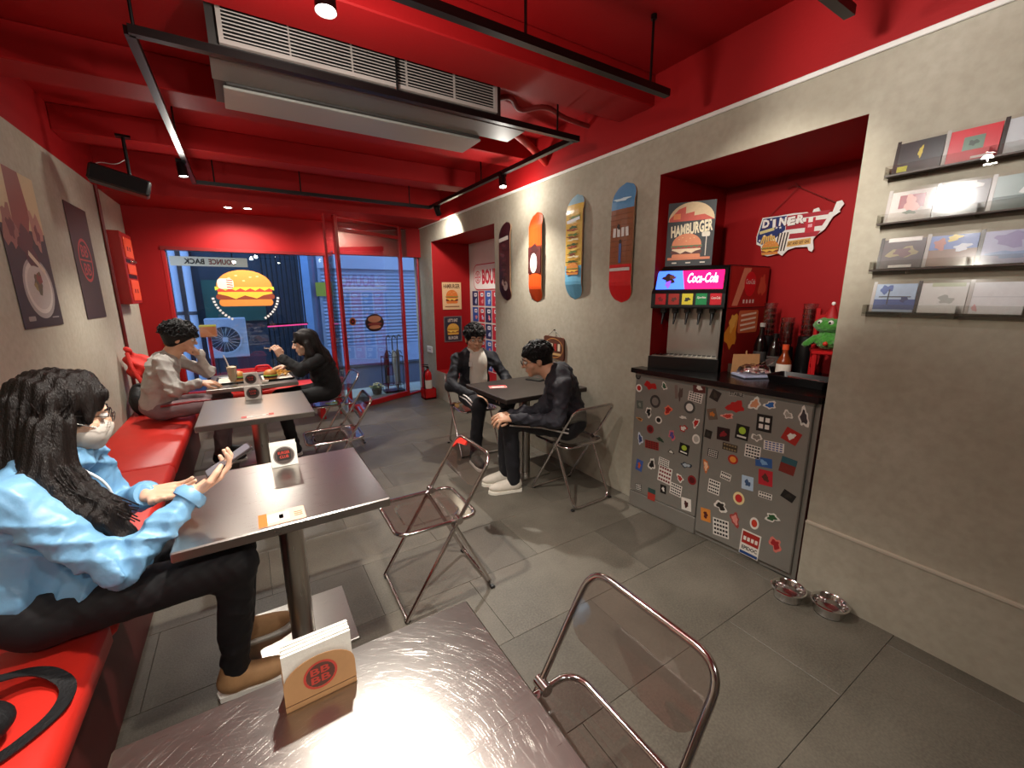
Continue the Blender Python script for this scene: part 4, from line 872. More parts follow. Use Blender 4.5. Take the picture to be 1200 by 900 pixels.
mb = MB(); mb.prism([(2.114, 1.893), (2.219, 1.893), (2.219, 1.834), (2.91, 1.834), (2.91, .829), (2.205, .829), (2.199, .84)][::-1], .9445, .975, worktop_black)
tag(mb.build('worktop'), 'glossy black worktop over the stickered cabinet', 'worktop')
ZW = .9755
# ================================================================== soda fountain
MU = Vector((2.40 - 2.205, 1.47 - 1.825, 0)); ML = MU.length; MO = Vector((2.205, 1.825, ZW)); MF = frame(MO, MU); L = Matrix.Translation(-MO)
t = thing('soda_fountain', 'black soda fountain with a glowing header and five taps', 'drink machine', MO); MT = L @ MF
sst = pm('satin_stainless', '#a8a39b', .32, .9, var=.06, vs=8)
def wp(s, n): p = MF @ Vector((s, 0, n)); return (p.x, p.y)
mb = MB(); mb.prism([wp(.02, -.17), wp(ML - .005, -.17), (2.405, 1.475), (2.88, 1.475), (2.88, 1.828), (2.30, 1.828)][::-1] if False else [wp(ML - .004, -.13), (2.44, 1.474), (2.88, 1.474), (2.88, 1.826), wp(.10, -.13)], 0, .64, black_plastic, L @ Matrix.Translation((0, 0, ZW))); mb.build('cabinet_body', t)
mb = MB(); mb.box(.085, ML - .012, .085, .40, -.129, -.122, sst, MT); mb.build('splash_panel', t)
mb = MB(); mb.box(ML - .016, ML - .004, .08, .40, -.13, -.02, sst, MT, .002); mb.build('side_post', t)
mb = MB(); pr = [(0.012, .385), (.016, .395), (.016, .475), (.006, .49), (-.075, .625), (-.09, .642), (-.24, .642), (-.24, .385)]
smin = lambda n_: max(-.008, (-.011 - .481 * n_) / .8765)    # left end is cut off along the niche wall
V = [((smin(n) if e == 0 else ML + .006), z, n) for e in (0, 1) for n, z in pr]; n = len(pr); mb.add(V, [tuple(range(n)), tuple(range(n, 2 * n))[::-1]] + [(k, k + n, (k + 1) % n + n, (k + 1) % n) for k in range(n)], black_plastic, MT); mb.build('header_housing', t)
SL = MT @ frame((ML / 2, .558, -.0335 + .002), (1, 0, 0), (0, .135, -.081)); hw, hh = ML / 2 - .012, .066
mb = MB(); blue = pm('display_blue', '#3f6af0', .4, emit=2.2); mag = pm('display_magenta', '#ef1466', .4, emit=1.6)
mb.flat([(-hw, -hh), (-.02, -hh), (-.045, hh), (-hw, hh)], .0, blue, SL); mb.flat([(-.02, -hh), (hw, -hh), (hw, hh), (-.045, hh)], .0, mag, SL)
mb.flat(blob(-.12, .01, .10, .085, 5), .0005, flatc('#3b1a22'), SL); mb.flat(blob(-.12, -.03, .05, .06, 6), .0008, pm('display_violet', '#8a4fe0', .4, emit=1.2), SL); mb.flat(blob(-.10, .02, .05, .04, 9), .001, flatc('#7d4a3a'), SL)
mb.text('Coca-Cola', .075, .012, .17, .07, .0008, pm('display_white', '#e6e9ff', .4, emit=2.0), SL, .02, .25); mb.build('lit_display', t)
for k, (c, tx) in enumerate((('#c4202b', ''), ('#a5302a', ''), ('#e0cf3f', ''), ('#1f8a50', 'Sprite'), ('#c81f2d', 'Coca-Cola'))):
    s0 = .018 + k * (ML - .036) / 4.72; mb = MB(); mb.box(s0, s0 + .062, .408, .475, .016, .019, flatc(c, .3), MT, .001)
    if tx: mb.text(tx, s0 + .031, .45, .05, .016, .0194, flatc(W0), MT, .02, .2)
    else: mb.flat(blob(s0 + .031, .44, .04, .035, 30 + k), .0194, flatc(['#8a1420', '#5a2a1c', '#2c2a20'][k]), MT)
    mb.build('brand_button', t)
for k in range(5):
    s0 = .06 + k * (ML - .12) / 4; mb = MB(); mb.box(s0 - .017, s0 + .017, .355, .387, -.075, -.03, black_plastic, MT, .004); mb.tube([(s0, .36, -.05), (s0, .335, -.045), (s0 - .004, .285, -.03)], [.012, .010, .005], black_plastic, 10, MT); mb.build('tap', t, 40)
mb = MB(); mb.prism([(x, y) for x, y in [wp(-.004, .022), wp(smin(-.13), -.13), wp(ML + .004, -.13), wp(ML + .004, .022)]], 0, .082, black_plastic, L @ Matrix.Translation((0, 0, ZW))); mb.build('drip_tray', t)
mb = MB()
for k in range(14): mb.box(.02 + k * .028, .026 + k * .028, .082, .086, -.115, .008, sst, MT)
mb.box(.015, ML - .015, .082, .087, -.012, .01, sst, MT); mb.build('tray_grille', t)
SP = L @ frame((2.445, 1.4735, ZW), (1, 0, 0)); sw = .432
mb = MB(); mb.box(0, sw, .0, .635, 0, .002, flatc('#7d1714', .3), SP); mb.build('side_panel', t)
mb = MB(); z = .0025
mb.flat(rect(sw / 2, .51, sw - .02, .24), z, flatc('#a3231c', .3), SP); mb.flat([(.04, .40), (.10, .40), (.22, .625), (.14, .625)], z + .0003, flatc('#d98a6a', .3), SP); mb.flat(blob(.36, .52, .1, .2, 3), z + .0003, flatc('#c9583c', .3), SP)
mb.flat(ell(.22, .53, .065, .075), z + .0006, flatc('#cf1d24', .3), SP); mb.text('Coca-Cola', .22, .545, .10, .03, z + .0009, flatc(W0), SP, .01, .25)
for k in range(4): mb.flat(rect(.165 + .035 * k, .425, .018, .022), z + .0006, flatc(W0), SP)
mb.flat(blob(.07, .24, .15, .30, 14), z + .0003, flatc('#d98a2c', .3), SP); mb.flat(blob(.07, .30, .10, .14, 15), z + .0006, flatc('#e8b04a', .3), SP); mb.flat(rrect(.24, .30, .22, .14, .015), z + .0006, flatc('#c9683c', .3), SP)
for k in range(4): mb.flat(rect(.24 + .01 * math.sin(k * 3), .345 - .03 * k, .17, .012, .08), z + .0009, flatc('#efd9c0', .3), SP)
mb.box(0, sw, .385, .39, .002, .003, black_plastic, SP); mb.build('side_print', t)
# poster board standing on the machine
o = sheet('counter_poster', 'dark HAMBURGER poster standing on the soda fountain', 'poster', MF @ Matrix.Translation((.178, .643 + .190, -.10)) @ Matrix.Diagonal((.82, .93, 1, 1)), .33, .405, '#2b2e31', .004)
mb = MB(); z = .0045
mb.flat([(-.16, .085)] + [(.16 * math.cos(a) - .0, .085 + .115 * math.sin(a)) for a in [PI - PI * k / 16 for k in range(17)]] + [(.16, .085)], z, flatc('#e3c79a')); mb.flat([(-.155, .083), (-.155, .10), (-.09, .16), (-.04, .175), (-.04, .13), (.02, .14), (.02, .115), (.09, .12), (.16, .085)], z + .0003, flatc('#d2513c')); mb.flat(rect(-.10, .115, .05, .035), z + .0006, flatc('#f08a4a')); mb.build('sunset_print', o)
mb = MB(); mb.text('HAMBURGER', .005, .035, .29, .075, z, flatc('#f2e6c2'), None, .04, .15, .12); mb.build('lettering', o)
mb = MB(); burger(mb, None, -.02, -.075, .22, .16, z, ('#e08a5c', '#5a2418', '#f0d6b0', '#5f7048', '#a8442f')); mb.flat(rect(-.0, -.155, .30, .016), z + .003, flatc('#d9825a')); mb.build('burger_print', o)
mb = MB(); mb.flat(rrect(.11, -.005, .055, .03, .008, 2), z, flatc('#e6ddc8')); mb.flat(rect(.115, -.08, .006, .12), z, flatc('#d9d0c0'))
mb.build('flag_print', o)
for k in range(3): mb = MB(); mb.flat(rect(-.1 + .1 * k, -.182, .035, .008), z, flatc('#d9d0c0')); mb.build('small_print', o)
# ================================================================== DINER sign on the niche wall
t = thing('diner_sign', 'map-shaped DINER sign hung by a cord on the red niche wall', 'sign', (2.92, 1.36, 1.81)); DTm = frame((-.018, 0, 0), (0, -1, 0)); k = .0044 / 10
def dp(x, y): return ((x - 540) * .00053, (600 - y) * .00053)
OUT = [dp(*q) for q in [(155, 385), (330, 390), (500, 385), (640, 395), (690, 425), (705, 375), (750, 365), (770, 400), (790, 430), (890, 430), (915, 335), (960, 325), (985, 365), (950, 425), (960, 440), (900, 480), (860, 560), (840, 600), (760, 660), (735, 700), (755, 800), (740, 830), (705, 810), (690, 770), (560, 765), (480, 790), (430, 850), (390, 820), (330, 830), (260, 840), (190, 810), (170, 715), (115, 690), (105, 600), (135, 470)]]
mb = MB(); mb.prism(OUT[::-1], 0, .008, flatc('#e9e4de'), DTm); mb.build('sign_board', t)
mb = MB(); ins = [((x * .955), (y * .94 + .0)) for x, y in OUT]
z = .0086
mb.flat([dp(*q) for q in [(165, 400), (430, 400), (430, 560), (380, 600), (330, 640), (180, 700), (120, 660), (120, 590), (150, 470)]], z, flatc('#1d2a66'), DTm)
for y0, y1, c in ((405, 450, '#a8182a'), (450, 495, '#e9e4de'), (495, 560, '#a8182a'), (560, 610, '#e9e4de'), (610, 665, '#a8182a')): mb.flat([dp(435, y0), dp(875 - (y0 - 405) * .35, y0), dp(870 - (y1 - 405) * .4, y1), dp(435, y1)], z, flatc(c), DTm)
for q in ((190, 430), (260, 420), (330, 520), (375, 525), (200, 600), (280, 600), (150, 650), (390, 440)): mb.flat([(dp(*q)[0] + (.010 if j % 2 == 0 else .004) * math.sin(PI * j / 5), dp(*q)[1] + (.010 if j % 2 == 0 else .004) * math.cos(PI * j / 5)) for j in range(10)], z + .0003, flatc('#e9e4de'), DTm)
mb.build('flag_print', t)
for i, chx in enumerate('DINER'):
    mb = MB(); x, y = dp(205 + i * 95, 460 + (8 if i % 2 else 0)); ww = .018 if chx == 'I' else .042; mb.text(chx, x, y, ww, .050, .0100, flatc('#efe9e2'), DTm, .05, 0, .1 * ((i % 2) - .5)); mb.text(chx, x + .002, y - .002, ww + .004, .054, .0094, flatc('#6d1420'), DTm, .07, 0, .1 * ((i % 2) - .5)); mb.build('letter', t)
mb = MB(); x, y = dp(690, 540); mb.flat(rect(x, y, .05, .085), .0095, flatc('#c01f30'), DTm); mb.flat(rect(x, dp(0, 480)[1], .024, .03), .01, flatc('#efe9e2'), DTm); mb.flat(rect(x, dp(0, 545)[1], .022, .018), .01, flatc('#e9a5b0'), DTm); mb.build('pump_print', t)
mb = MB(); x, y = dp(225, 545); mb.flat(rect(x, y, .09, .018, .18), .0096, flatc('#d9c98a'), DTm); mb.build('ribbon_print', t)
mb = MB(); x, y = dp(590, 715); mb.flat(rect(x, y, .135, .034, .05), .0096, flatc('#d9a95a'), DTm); mb.text('EAT AND GET GAS', x, y, .12, .018, .01, flatc('#5a2a14'), DTm, .03, 0, .05); mb.build('motto_ribbon', t)
mb = MB(); x, y = dp(285, 745); burger(mb, DTm, x, y, .11, .085, .0100); mb.build('burger_print', t)
mb = MB(); x, y = dp(255, 650)
for j in range(7): mb.flat(rect(x - .04 + .013 * j, y + .004 * math.sin(j * 2), .009, .05, .1 * (j - 3)), .0094 + .0001 * j, flatc('#e8b95a'), DTm)
mb.build('fries_print', t)
mb = MB(); x, y = dp(415, 690)
for j in range(8): mb.flat(rect(x - .03 + .0085 * j, y, .0085, .11, -.12), .0096 + .00002 * j, flatc('#efe6d8' if j % 2 else '#3a2a24'), DTm)
mb.build('cup_print', t)
mb = MB(); a = DTm @ Vector((*dp(215, 385), .004)); b = DTm @ Vector((*dp(925, 350), .004)); c = DTm @ Vector((*dp(515, 105), .004)); cord = pm('red_cord', '#7d1c14', .7, var=.1)
mb.tube([a, c, b], .0022, cord, 8); mb.build('cord', t, 60)
mb = MB(); c2 = Vector(c); mb.tube([c2 + Vector((0, .0, 0)), c2 + Vector((-.004, .03, .012)), c2 + Vector((0, .062, .002))], .0025, cord, 8); mb.tube([c2, c2 + Vector((0, .02, .025))], .002, cord, 8); mb.build('bow', t, 60)
mb = MB(); mb.tube([(0, c2.y, c2.z), (-.022, c2.y, c2.z)], .004, black_metal, 8); mb.build('nail', t)
# ================================================================== things on the worktop
def lathe_thing(name, label, cat, loc, parts, group=None):
    t = thing(name, label, cat, loc, 0, group)
    for nm, prof, mat, n in parts: mb = MB(); mb.lathe(prof, mat, n); mb.build(nm, t, 40)
    return t
cup = glassy('cup_plastic', '#f4f2f2', 3.0, .12); amber = pm('amber_sauce', '#7d3414', .15, var=.1); dkglass = pm('dark_bottle_glass', '#0d0809', .08, spec=.8)
for lab, x, y, h0, h1 in (('stack of clear cups in a tall black holder beside the printed panel', 2.80, 1.40, .21, .235), ('short stack of clear cups in the middle black holder', 2.80, 1.29, .15, .20), ('stack of clear cups in the black holder next to the toy chair', 2.82, 1.185, .22, .22)):
    t = thing('cup_stack', lab, 'cups', (x, y, ZW), 0, 'clear cup stacks')
    mb = MB(); mb.lathe([(.048, 0), (.05, .01), (.044, h0), (.040, h0), (.040, .02)], black_plastic, 20); mb.build('holder', t, 40)
    for k in range(6):
        z0 = h0 + k * h1 / 7 - .02; mb = MB(); mb.lathe([(.032, z0), (.037, z0 + .05), (.040, z0 + .052), (.040, z0 + .055), (.036, z0 + .055), (.031, z0 + .002)], cup, 20, None, False); mb.build('cup', t, 40)
lathe_thing('sauce_bottle', 'dark glass syrup bottle with a pale label by the cup holders', 'bottle', (2.70, 1.385, ZW), [('bottle', [(.034, 0), (.036, .01), (.036, .15), (.028, .19), (.014, .23), (.013, .27), (.002, .27)], dkglass, 20), ('cap', [(.015, .27), (.015, .295), (.002, .296)], flatc('#9a948c'), 16), ('label', [(.0366, .05), (.0366, .12)], flatc('#3a3634'), 20)], 'bottles on the worktop')
lathe_thing('sauce_bottle', 'black syrup bottle with a plain black cap behind the sauce bottle', 'bottle', (2.70, 1.30, ZW), [('bottle', [(.034, 0), (.036, .01), (.036, .13), (.026, .17), (.015, .19), (.015, .21), (.002, .21)], dkglass, 20), ('cap', [(.017, .21), (.017, .235), (.002, .236)], black_plastic, 16), ('label', [(.0366, .04), (.0366, .10)], flatc('#56504c'), 20)], 'bottles on the worktop')
lathe_thing('sauce_bottle', 'amber sauce bottle with an orange cap and white label', 'bottle', (2.63, 1.205, ZW), [('bottle', [(.036, 0), (.039, .01), (.039, .08), (.028, .105), (.015, .13), (.014, .155), (.002, .156)], amber, 20), ('cap', [(.017, .152), (.017, .182), (.002, .183)], flatc('#d24a1c'), 16), ('label', [(.0396, .02), (.0396, .07)], flatc('#ded6c8'), 20)], 'bottles on the worktop')
t = thing('card_display', 'kraft card stand with a half-round cut-out on the worktop', 'card stand', (2.535, 1.375, ZW), -.55)
mb = MB(); P = [(-.085, 0), (-.05, 0)] + [(.05 * math.cos(a), .052 * math.sin(a)) for a in [PI - PI * k / 12 for k in range(13)]] + [(.085, 0), (.08, .115), (-.08, .115)]
mb.prism(P, -.002, .002, kraft, frame((0, 0, 0), (1, 0, 0))); mb.build('front_card', t); mb = MB(); mb.box(-.08, .08, .006, .05, 0, .05, flatc('#4a3a30')); mb.build('inner_box', t); mb = MB(); mb.box(-.004, .004, .002, .006, 0, .135, kraft); mb.build('back_strut', t)
t = thing('candy_bag', 'open clear bag of candies lying on a white tray', 'bag', (2.47, 1.285, ZW), -.5); mb = MB()
mb.box(-.10, .10, -.07, .07, 0, .016, pm('pale_tray', '#b9c3e0', .4, var=.05), None, .005); mb.build('tray', t)
mb = MB(); rr = random.Random(3); cm = [flatc(c) for c in ('#c9a9a4', '#b0585a', '#d9cfc6', '#8d5a54')]
for k in range(46):
    a = rr.uniform(0, 6.3); q = rr.uniform(0, 1) ** .5; x, y = .075 * q * math.cos(a), .05 * q * math.sin(a); z = .024 + .026 * (1 - q) + rr.uniform(0, .006); mb.box(-.011, .011, -.008, .008, -.005, .005, cm[k % 4], TR(x, y, z, rr.uniform(0, 3), rr.uniform(-.5, .5)), .003)
tag(mb.build('candies', t), kind='stuff')
mb = MB(); n = 20; V = []; F = []
for lv, (r_, z_) in enumerate(((1.0, .017), (.92, .05), (.6, .068), (.16, .064))):
    for q in range(n): a = 2 * PI * q / n; w_ = 1 + .06 * math.sin(5 * a + lv); V.append((.095 * r_ * w_ * math.cos(a), .064 * r_ * w_ * math.sin(a), z_ + .004 * math.sin(7 * a + 2 * lv)))
for lv in range(3):
    for q in range(n): F.append((lv * n + q, lv * n + (q + 1) % n, (lv + 1) * n + (q + 1) % n, (lv + 1) * n + q))
mb.add(V, F, glassy('bag_film', '#f4f2f2', 2.5, .12)); mb.tube([(.05, .01, .06), (.10, .02, .085), (.14, .03, .10)], [.012, .022, .004], glassy('bag_film', '#fff'), 8, None, False, False); mb.build('film', t, 50)
t = thing('utensil_tray', 'low black tray on the worktop in front of the toy chair', 'tray', (2.47, 1.03, ZW)); mb = MB()
loft(mb, [[(x, y, z) for x, y in rrect(0, 0, w_, d_, .015, 3)] for w_, d_, z in ((.16, .27, 0), (.18, .29, .04), (.17, .28, .04), (.15, .26, .006))], black_plastic); mb.add([(x, y, .006) for x, y in rrect(0, 0, .15, .26, .015, 3)], [tuple(range(16))], black_plastic); mb.build('tray_shell', t, 40)
mb = MB(); mb.tube([(-.03, -.08, .02), (.02, .08, .022)], .004, chrome, 8); mb.tube([(.03, -.09, .02), (.04, .09, .022)], .004, chrome, 8); mb.build('utensils', t, 40)
t = thing('toy_chair', 'small red wooden toy chair on the worktop', 'toy chair', (2.68, 1.00, ZW), PI + .45); tr = pm('toy_red', '#b5161a', .35, var=.06)
for sx in (-.075, .075):
    for sy in (-.075, .075):
        hgt = .16 if sx > 0 else .39; mb = MB(); mb.box(sx - .011, sx + .011, sy - .011, sy + .011, 0, hgt, tr, None, .003); mb.build('leg', t)
mb = MB(); mb.box(-.09, .092, -.092, .092, .15, .168, tr, None, .004); mb.build('seat', t)
for k in range(2):
    mb = MB(); mb.box(-.083, -.067, -.03 + .06 * k - .010, -.03 + .06 * k + .010, .168, .37, tr, None, .003); mb.build('back_slat', t)
mb = MB(); mb.box(-.084, -.066, -.085, .085, .33, .355, tr, None, .003); mb.build('back_rail', t)
for sy in (-.075, .075): mb = MB(); mb.box(-.07, .07, sy - .007, sy + .007, .065, .08, tr, None, .002); mb.build('stretcher', t)
# plush sitting on the toy chair
grn = pm('green_plush', '#3f8a2c', .9, var=.25, vs=60, bump=.6, bs=180, sheen=.4); PB = Vector((2.655, 1.01, ZW + .178)); t = thing('plush_toy', 'round green plush with two white eyes and a red cap on the toy chair', 'plush toy', PB)
fz = lambda x, y, z: .0035 * np.sin(x * 210) * np.sin(y * 190 + 1) * np.sin(z * 230)
p = lambda x, y, z: (PB.x + x, PB.y + y, PB.z + z)
solid_obj('plush_body', [('+', 'e', p(0, 0, .045), (.055, .06, .05)), ('+', 'e', p(-.012, .005, .125), (.055, .068, .042)), ('+', 'c', p(-.03, .05, .05), p(-.055, .085, .02), .022, .016), ('+', 'c', p(-.03, -.05, .05), p(-.055, -.08, .02), .022, .016)], .004, grn, t, PB, .012, fz)
for sy in (-.02, .03):
    mb = MB(); mb.lathe([(.001, -.014), (.010, -.010), (.014, 0), (.010, .010), (.001, .014)], flatc('#e9e6df'), 14, TR(-.052, sy, .14)); mb.build('eye', t, 80); mb = MB(); mb.lathe([(.001, -.007), (.006, -.003), (.006, .003), (.001, .007)], ink, 10, TR(-.064, sy, .14)); mb.build('pupil', t, 80)
mb = MB(); mb.lathe([(.040, .155), (.028, .18), (.010, .225), (.001, .235)], flatc('#a31a1c'), 18, TR(.0, .0, 0)); mb.build('cap', t, 50); mb = MB(); mb.lathe([(.001, .228), (.008, .233), (.010, .240), (.007, .247), (.001, .25)], flatc('#efe9e0'), 12); mb.build('pompom', t, 80)
mb = MB(); mb.lathe([(.001, -.012), (.009, -.008), (.012, 0), (.009, .008), (.001, .012)], flatc('#c9301c'), 12, TR(-.058, -.01, .03)); mb.build('nose', t, 80)
# ================================================================== air conditioner
t = thing('air_conditioner', 'grey ceiling air conditioner with a long white slatted grille', 'air conditioner', (.72, 2.55, ZC)); acg = pm('ac_grey', '#74726c', .5, .2, var=.06, vs=5); acw = pm('ac_white', '#b5aaa4', .45, var=.05); L = Matrix.Translation((-.72, -2.55, -ZC))
mb = MB(); mb.box(.0, 1.42, 2.375, 2.95, 2.47, ZC, pm('ac_dark', '#3a3634', .5, var=.1), L); mb.build('housing', t)
mb = MB(); mb.box(-.005, 1.61, 2.40, 2.61, 2.446, 2.458, acg, L, .002); mb.build('lower_panel', t)
mb = MB(); mb.box(.035, 1.42, 2.63, 2.90, 2.425, 2.438, pm('ac_pale', '#a5a39d', .45, .1, var=.04), L, .003); mb.build('lower_panel', t)
mb = MB(); mb.box(.05, 1.40, 2.61, 2.89, 2.438, 2.47, pm('ac_dark', '#3a3634'), L); mb.build('panel_spacer', t)
GX0, GX1, GZ0, GZ1, GY = .038, 1.385, 2.492, 2.695, 2.350
mb = MB(); f = .018
mb.box(GX0, GX1, GY, GY + .02, GZ0, GZ0 + f, acw, L); mb.box(GX0, GX1, GY, GY + .02, GZ1 - f, GZ1, acw, L); mb.box(GX0, GX0 + f, GY, GY + .02, GZ0 + f, GZ1 - f, acw, L); mb.box(GX1 - f, GX1, GY, GY + .02, GZ0 + f, GZ1 - f, acw, L); mb.build('grille_frame', t)
mb = MB(); mb.box(GX0, GX1, GY + .02, GY + .03, GZ0, GZ1, black_plastic, L); mb.build('grille_backing', t)
mb = MB(); mb.box(GX0 + f, GX1 - f, -.0065, .0065, -.0022, .0022, acw); s0 = mb.build('grille_slat', t)
for k in range(11):
    s = s0 if k == 0 else s0.copy()
    if k: COL.objects.link(s)
    s.parent = t; s.location = (-.72, GY + .010 - 2.55, GZ0 + f + .014 + k * .0142 - ZC); s.rotation_euler = (.5, 0, 0)
for k in range(1, 5):
    mb = MB(); x = GX0 + (GX1 - GX0) * k / 5; mb.box(x - .003, x + .003, GY + .001, GY + .018, GZ0 + f, GZ1 - f, acw, L); mb.build('grille_mullion', t)
# red pipes by the unit
rp = pm('red_pipe_paint', '#b5231a', .45, var=.08)
mb = MB(); mb.tube(arc_path([(1.43, 2.75, 2.60), (1.75, 2.78, 2.60), (2.05, 2.95, 2.57), (2.223, 3.0, 2.50)], .15, 6), .028, rp, 14); tag(mb.build('condensate_pipe', None, 60), 'red painted pipe from the air conditioner to the plaster wall', 'pipe')
mb = MB(); mb.tube(arc_path([(1.43, 2.50, 2.62), (1.55, 2.46, 2.66), (1.66, 2.56, 2.62), (1.82, 2.46, 2.66), (2.0, 2.52, 2.64), (2.223, 2.50, 2.62)], .1, 6), .016, pm('dark_red_hose', '#7d1a16', .6, var=.1), 10); tag(mb.build('cable_hose', None, 60), 'dark red corrugated hose beside the air conditioner', 'hose')
# speaker
t = thing('wall_speaker', 'black bar speaker on a ceiling bracket near the window', 'speaker', (-.635, 4.10, 2.24), .12); T = TR(0, 0, 0, 0, 0, .26)
mb = MB(); mb.box(-.155, .165, -.07, .07, -.055, .055, black_plastic, T, .012); mb.build('cabinet', t); mb = MB(); mb.box(-.14, .15, -.074, -.069, -.045, .045, pm('speaker_cloth', '#141314', .9, bump=.4, bs=400), T, .003); mb.build('grille', t)
mb = MB(); mb.tube([(.06, 0, .03), (.06, 0, .30)], .011, black_metal, 10); mb.box(.02, .10, -.03, .03, .285, .30, black_metal); mb.build('bracket', t, 40)
mb = MB(); mb.tube(arc_path([(-.15, .05, .06), (-.10, .05, .12), (.0, .03, .11), (.06, .02, .16)], .05), .003, flatc('#b9a9a4'), 6); mb.build('cable', t, 60)
# ================================================================== food on the window table
def tray(label, x, y, w_, d_, rz):
    t = thing('food_tray', label, 'tray', (x, y, .74), rz, 'food trays'); mb = MB()
    loft(mb, [[(a, b, z) for a, b in rrect(0, 0, ww, dd, .02, 4)] for ww, dd, z in ((w_ - .02, d_ - .02, 0), (w_, d_, .016), (w_ - .008, d_ - .008, .016), (w_ - .03, d_ - .03, .004))], black_plastic); mb.add([(a, b, .0045) for a, b in rrect(0, 0, w_ - .03, d_ - .03, .02, 4)], [tuple(range(20))], flatc('#dcd3c4')); mb.build('tray_shell', t, 40); return t
tray('black food tray with paper liner in front of the man in grey', -.15, 4.28, .26, .34, 0); tray('black food tray with fries in front of the woman in black', .17, 4.25, .26, .36, .05)
bunm = pm('bun_crust', '#c9873f', .5, var=.12, vs=30); cream = pm('cream_shake', '#e6d3b3', .4, var=.05)
def real_burger(label, x, y):
    t = thing('burger', label, 'burger', (x, y, .7455)); 
    for nm, pr, mt in (('bun_bottom', [(.045, 0), (.05, .006), (.05, .016)], bunm), ('patty', [(.053, .016), (.055, .024), (.052, .032)], pm('patty', '#4a2416', .7, var=.2)), ('lettuce', [(.056, .032), (.06, .036), (.05, .040)], pm('lettuce', '#6f9c33', .6, var=.2)), ('bun_top', [(.051, .040), (.052, .052), (.04, .072), (.018, .082), (.002, .084)], bunm)):
        mb = MB(); mb.lathe(pr, mt, 20); mb.build(nm, t, 60)
real_burger('burger on the paper liner beside the milkshake', -.12, 4.24); real_burger('burger on the tray beside the heap of fries', .12, 4.17)
t = thing('fries', 'heap of golden fries on the tray in front of the woman in black', 'fries', (.19, 4.31, .754)); mb = MB(); rr = random.Random(9)
for k in range(60):
    a, q = rr.uniform(0, 6.3), rr.uniform(0, 1) ** .5; mb.box(-.028, .028, -.004, .004, -.004, .004, pm('fry', '#dba548', .5, var=.15), TR(.075 * q * math.cos(a), .06 * q * math.sin(a), .008 + .03 * (1 - q) + rr.uniform(0, .01), rr.uniform(0, 3.1), 0, rr.uniform(-.4, .4)))
mb.build('fry_heap', t)['kind'] = 'stuff'
t = thing('milkshake', 'tall glass of pale milkshake with a white straw', 'drink', (-.15, 4.062, .74)); mb = MB(); gls = glassy('drink_glass', '#f2f2f0', 1.6)
mb.lathe([(.03, 0), (.032, .006), (.012, .012), (.018, .03), (.030, .06), (.038, .165), (.036, .165), (.029, .062), (.016, .034)], gls, 24, None, False); mb.build('glass', t, 40)
mb = MB(); mb.lathe([(.014, .034), (.028, .062), (.0345, .15), (.02, .158), (.002, .16)], cream, 24); mb.build('shake', t, 40); mb = MB(); mb.tube([(.005, 0, .06), (-.03, 0, .215), (-.042, 0, .25)], .005, flatc('#e9e4dc'), 8); mb.build('straw', t, 40)
t = thing('sauce_dish', 'small dish of dip on the table by the milkshake', 'dish', (.07, 4.02, .74)); mb = MB(); mb.lathe([(.02, 0), (.03, .022), (.028, .022), (.02, .006), (.001, .006)], flatc('#d9d2c6'), 18); mb.build('dish', t, 40); mb = MB(); mb.lathe([(.021, .008), (.025, .014), (.001, .015)], flatc('#b5452c'), 16); mb.build('dip', t, 40)
# ================================================================== bags on the benches
blk = pm('black_nylon', '#121113', .55, var=.2, vs=30, bump=.3, bs=90)
o0 = Vector((-.86, 4.72, .455)); t = thing('backpack', 'black backpack standing on the bench against the wall', 'bag', o0); q = lambda x, y, z: (o0.x + x, o0.y + y, o0.z + z)
solid_obj('bag_body', [('+', 'e', q(0, 0, .13), (.075, .13, .14)), ('+', 'e', q(.03, -.02, .09), (.06, .10, .09))], .010, blk, t, o0, .04, lambda x, y, z: .005 * np.sin(40 * x + 30 * z) * np.sin(50 * y))
mb = MB(); mb.tube(arc_path([(.07, -.06, .05), (.085, -.06, .18), (.03, -.05, .27), (-.03, -.05, .25)], .06), .011, blk, 8); mb.build('strap', t, 60); mb = MB(); mb.box(.084, .092, -.05, -.02, .12, .15, chrome, None, .002); mb.build('buckle', t)
o0 = Vector((-.84, 4.98 - .06, .455)); 
o1 = Vector((-.85, 4.86, .765)); t = thing('red_jacket', 'crumpled red jacket heaped on top of the backpack', 'jacket', o1); q = lambda x, y, z: (o1.x + x, o1.y + y, o1.z + z)
solid_obj('jacket_cloth', [('+', 'e', q(0, 0, .08), (.085, .14, .10)), ('+', 'c', q(.02, .05, .12), q(.09, .18, .05), .06, .045), ('+', 'c', q(-.04, -.05, .16), q(-.05, -.07, .24), .045, .02), ('+', 'c', q(.02, -.04, .10), q(.05, -.03, .02), .05, .035)], .009, pm('red_cloth', '#c9261c', .7, var=.12, vs=20), t, o1, .03, lambda x, y, z: .010 * np.sin(38 * x + 55 * z + 20 * y) + .006 * np.sin(70 * y - 40 * z))
mb = MB(); mb.tube(arc_path([(-.05, -.09, .22), (-.03, -.14, .1), (.03, -.16, -.06), (.04, -.13, -.16)], .08), .016, pm('red_cloth', '#c9261c'), 8); mb.build('sleeve_edge', t, 60)
o0 = Vector((-.63, 1.32, .456)); t = thing('shoulder_bag', 'black shoulder bag with a wide strap lying on the red bench', 'bag', o0); q = lambda x, y, z: (o0.x + x, o0.y + y, o0.z + z)
solid_obj('bag_body', [('+', 'e', q(-.06, -.05, .05), (.13, .10, .055)), ('+', 'e', q(-.10, .03, .06), (.10, .08, .06))], .010, blk, t, o0, .03, lambda x, y, z: .004 * np.sin(45 * x + 30 * y) * np.sin(60 * z))
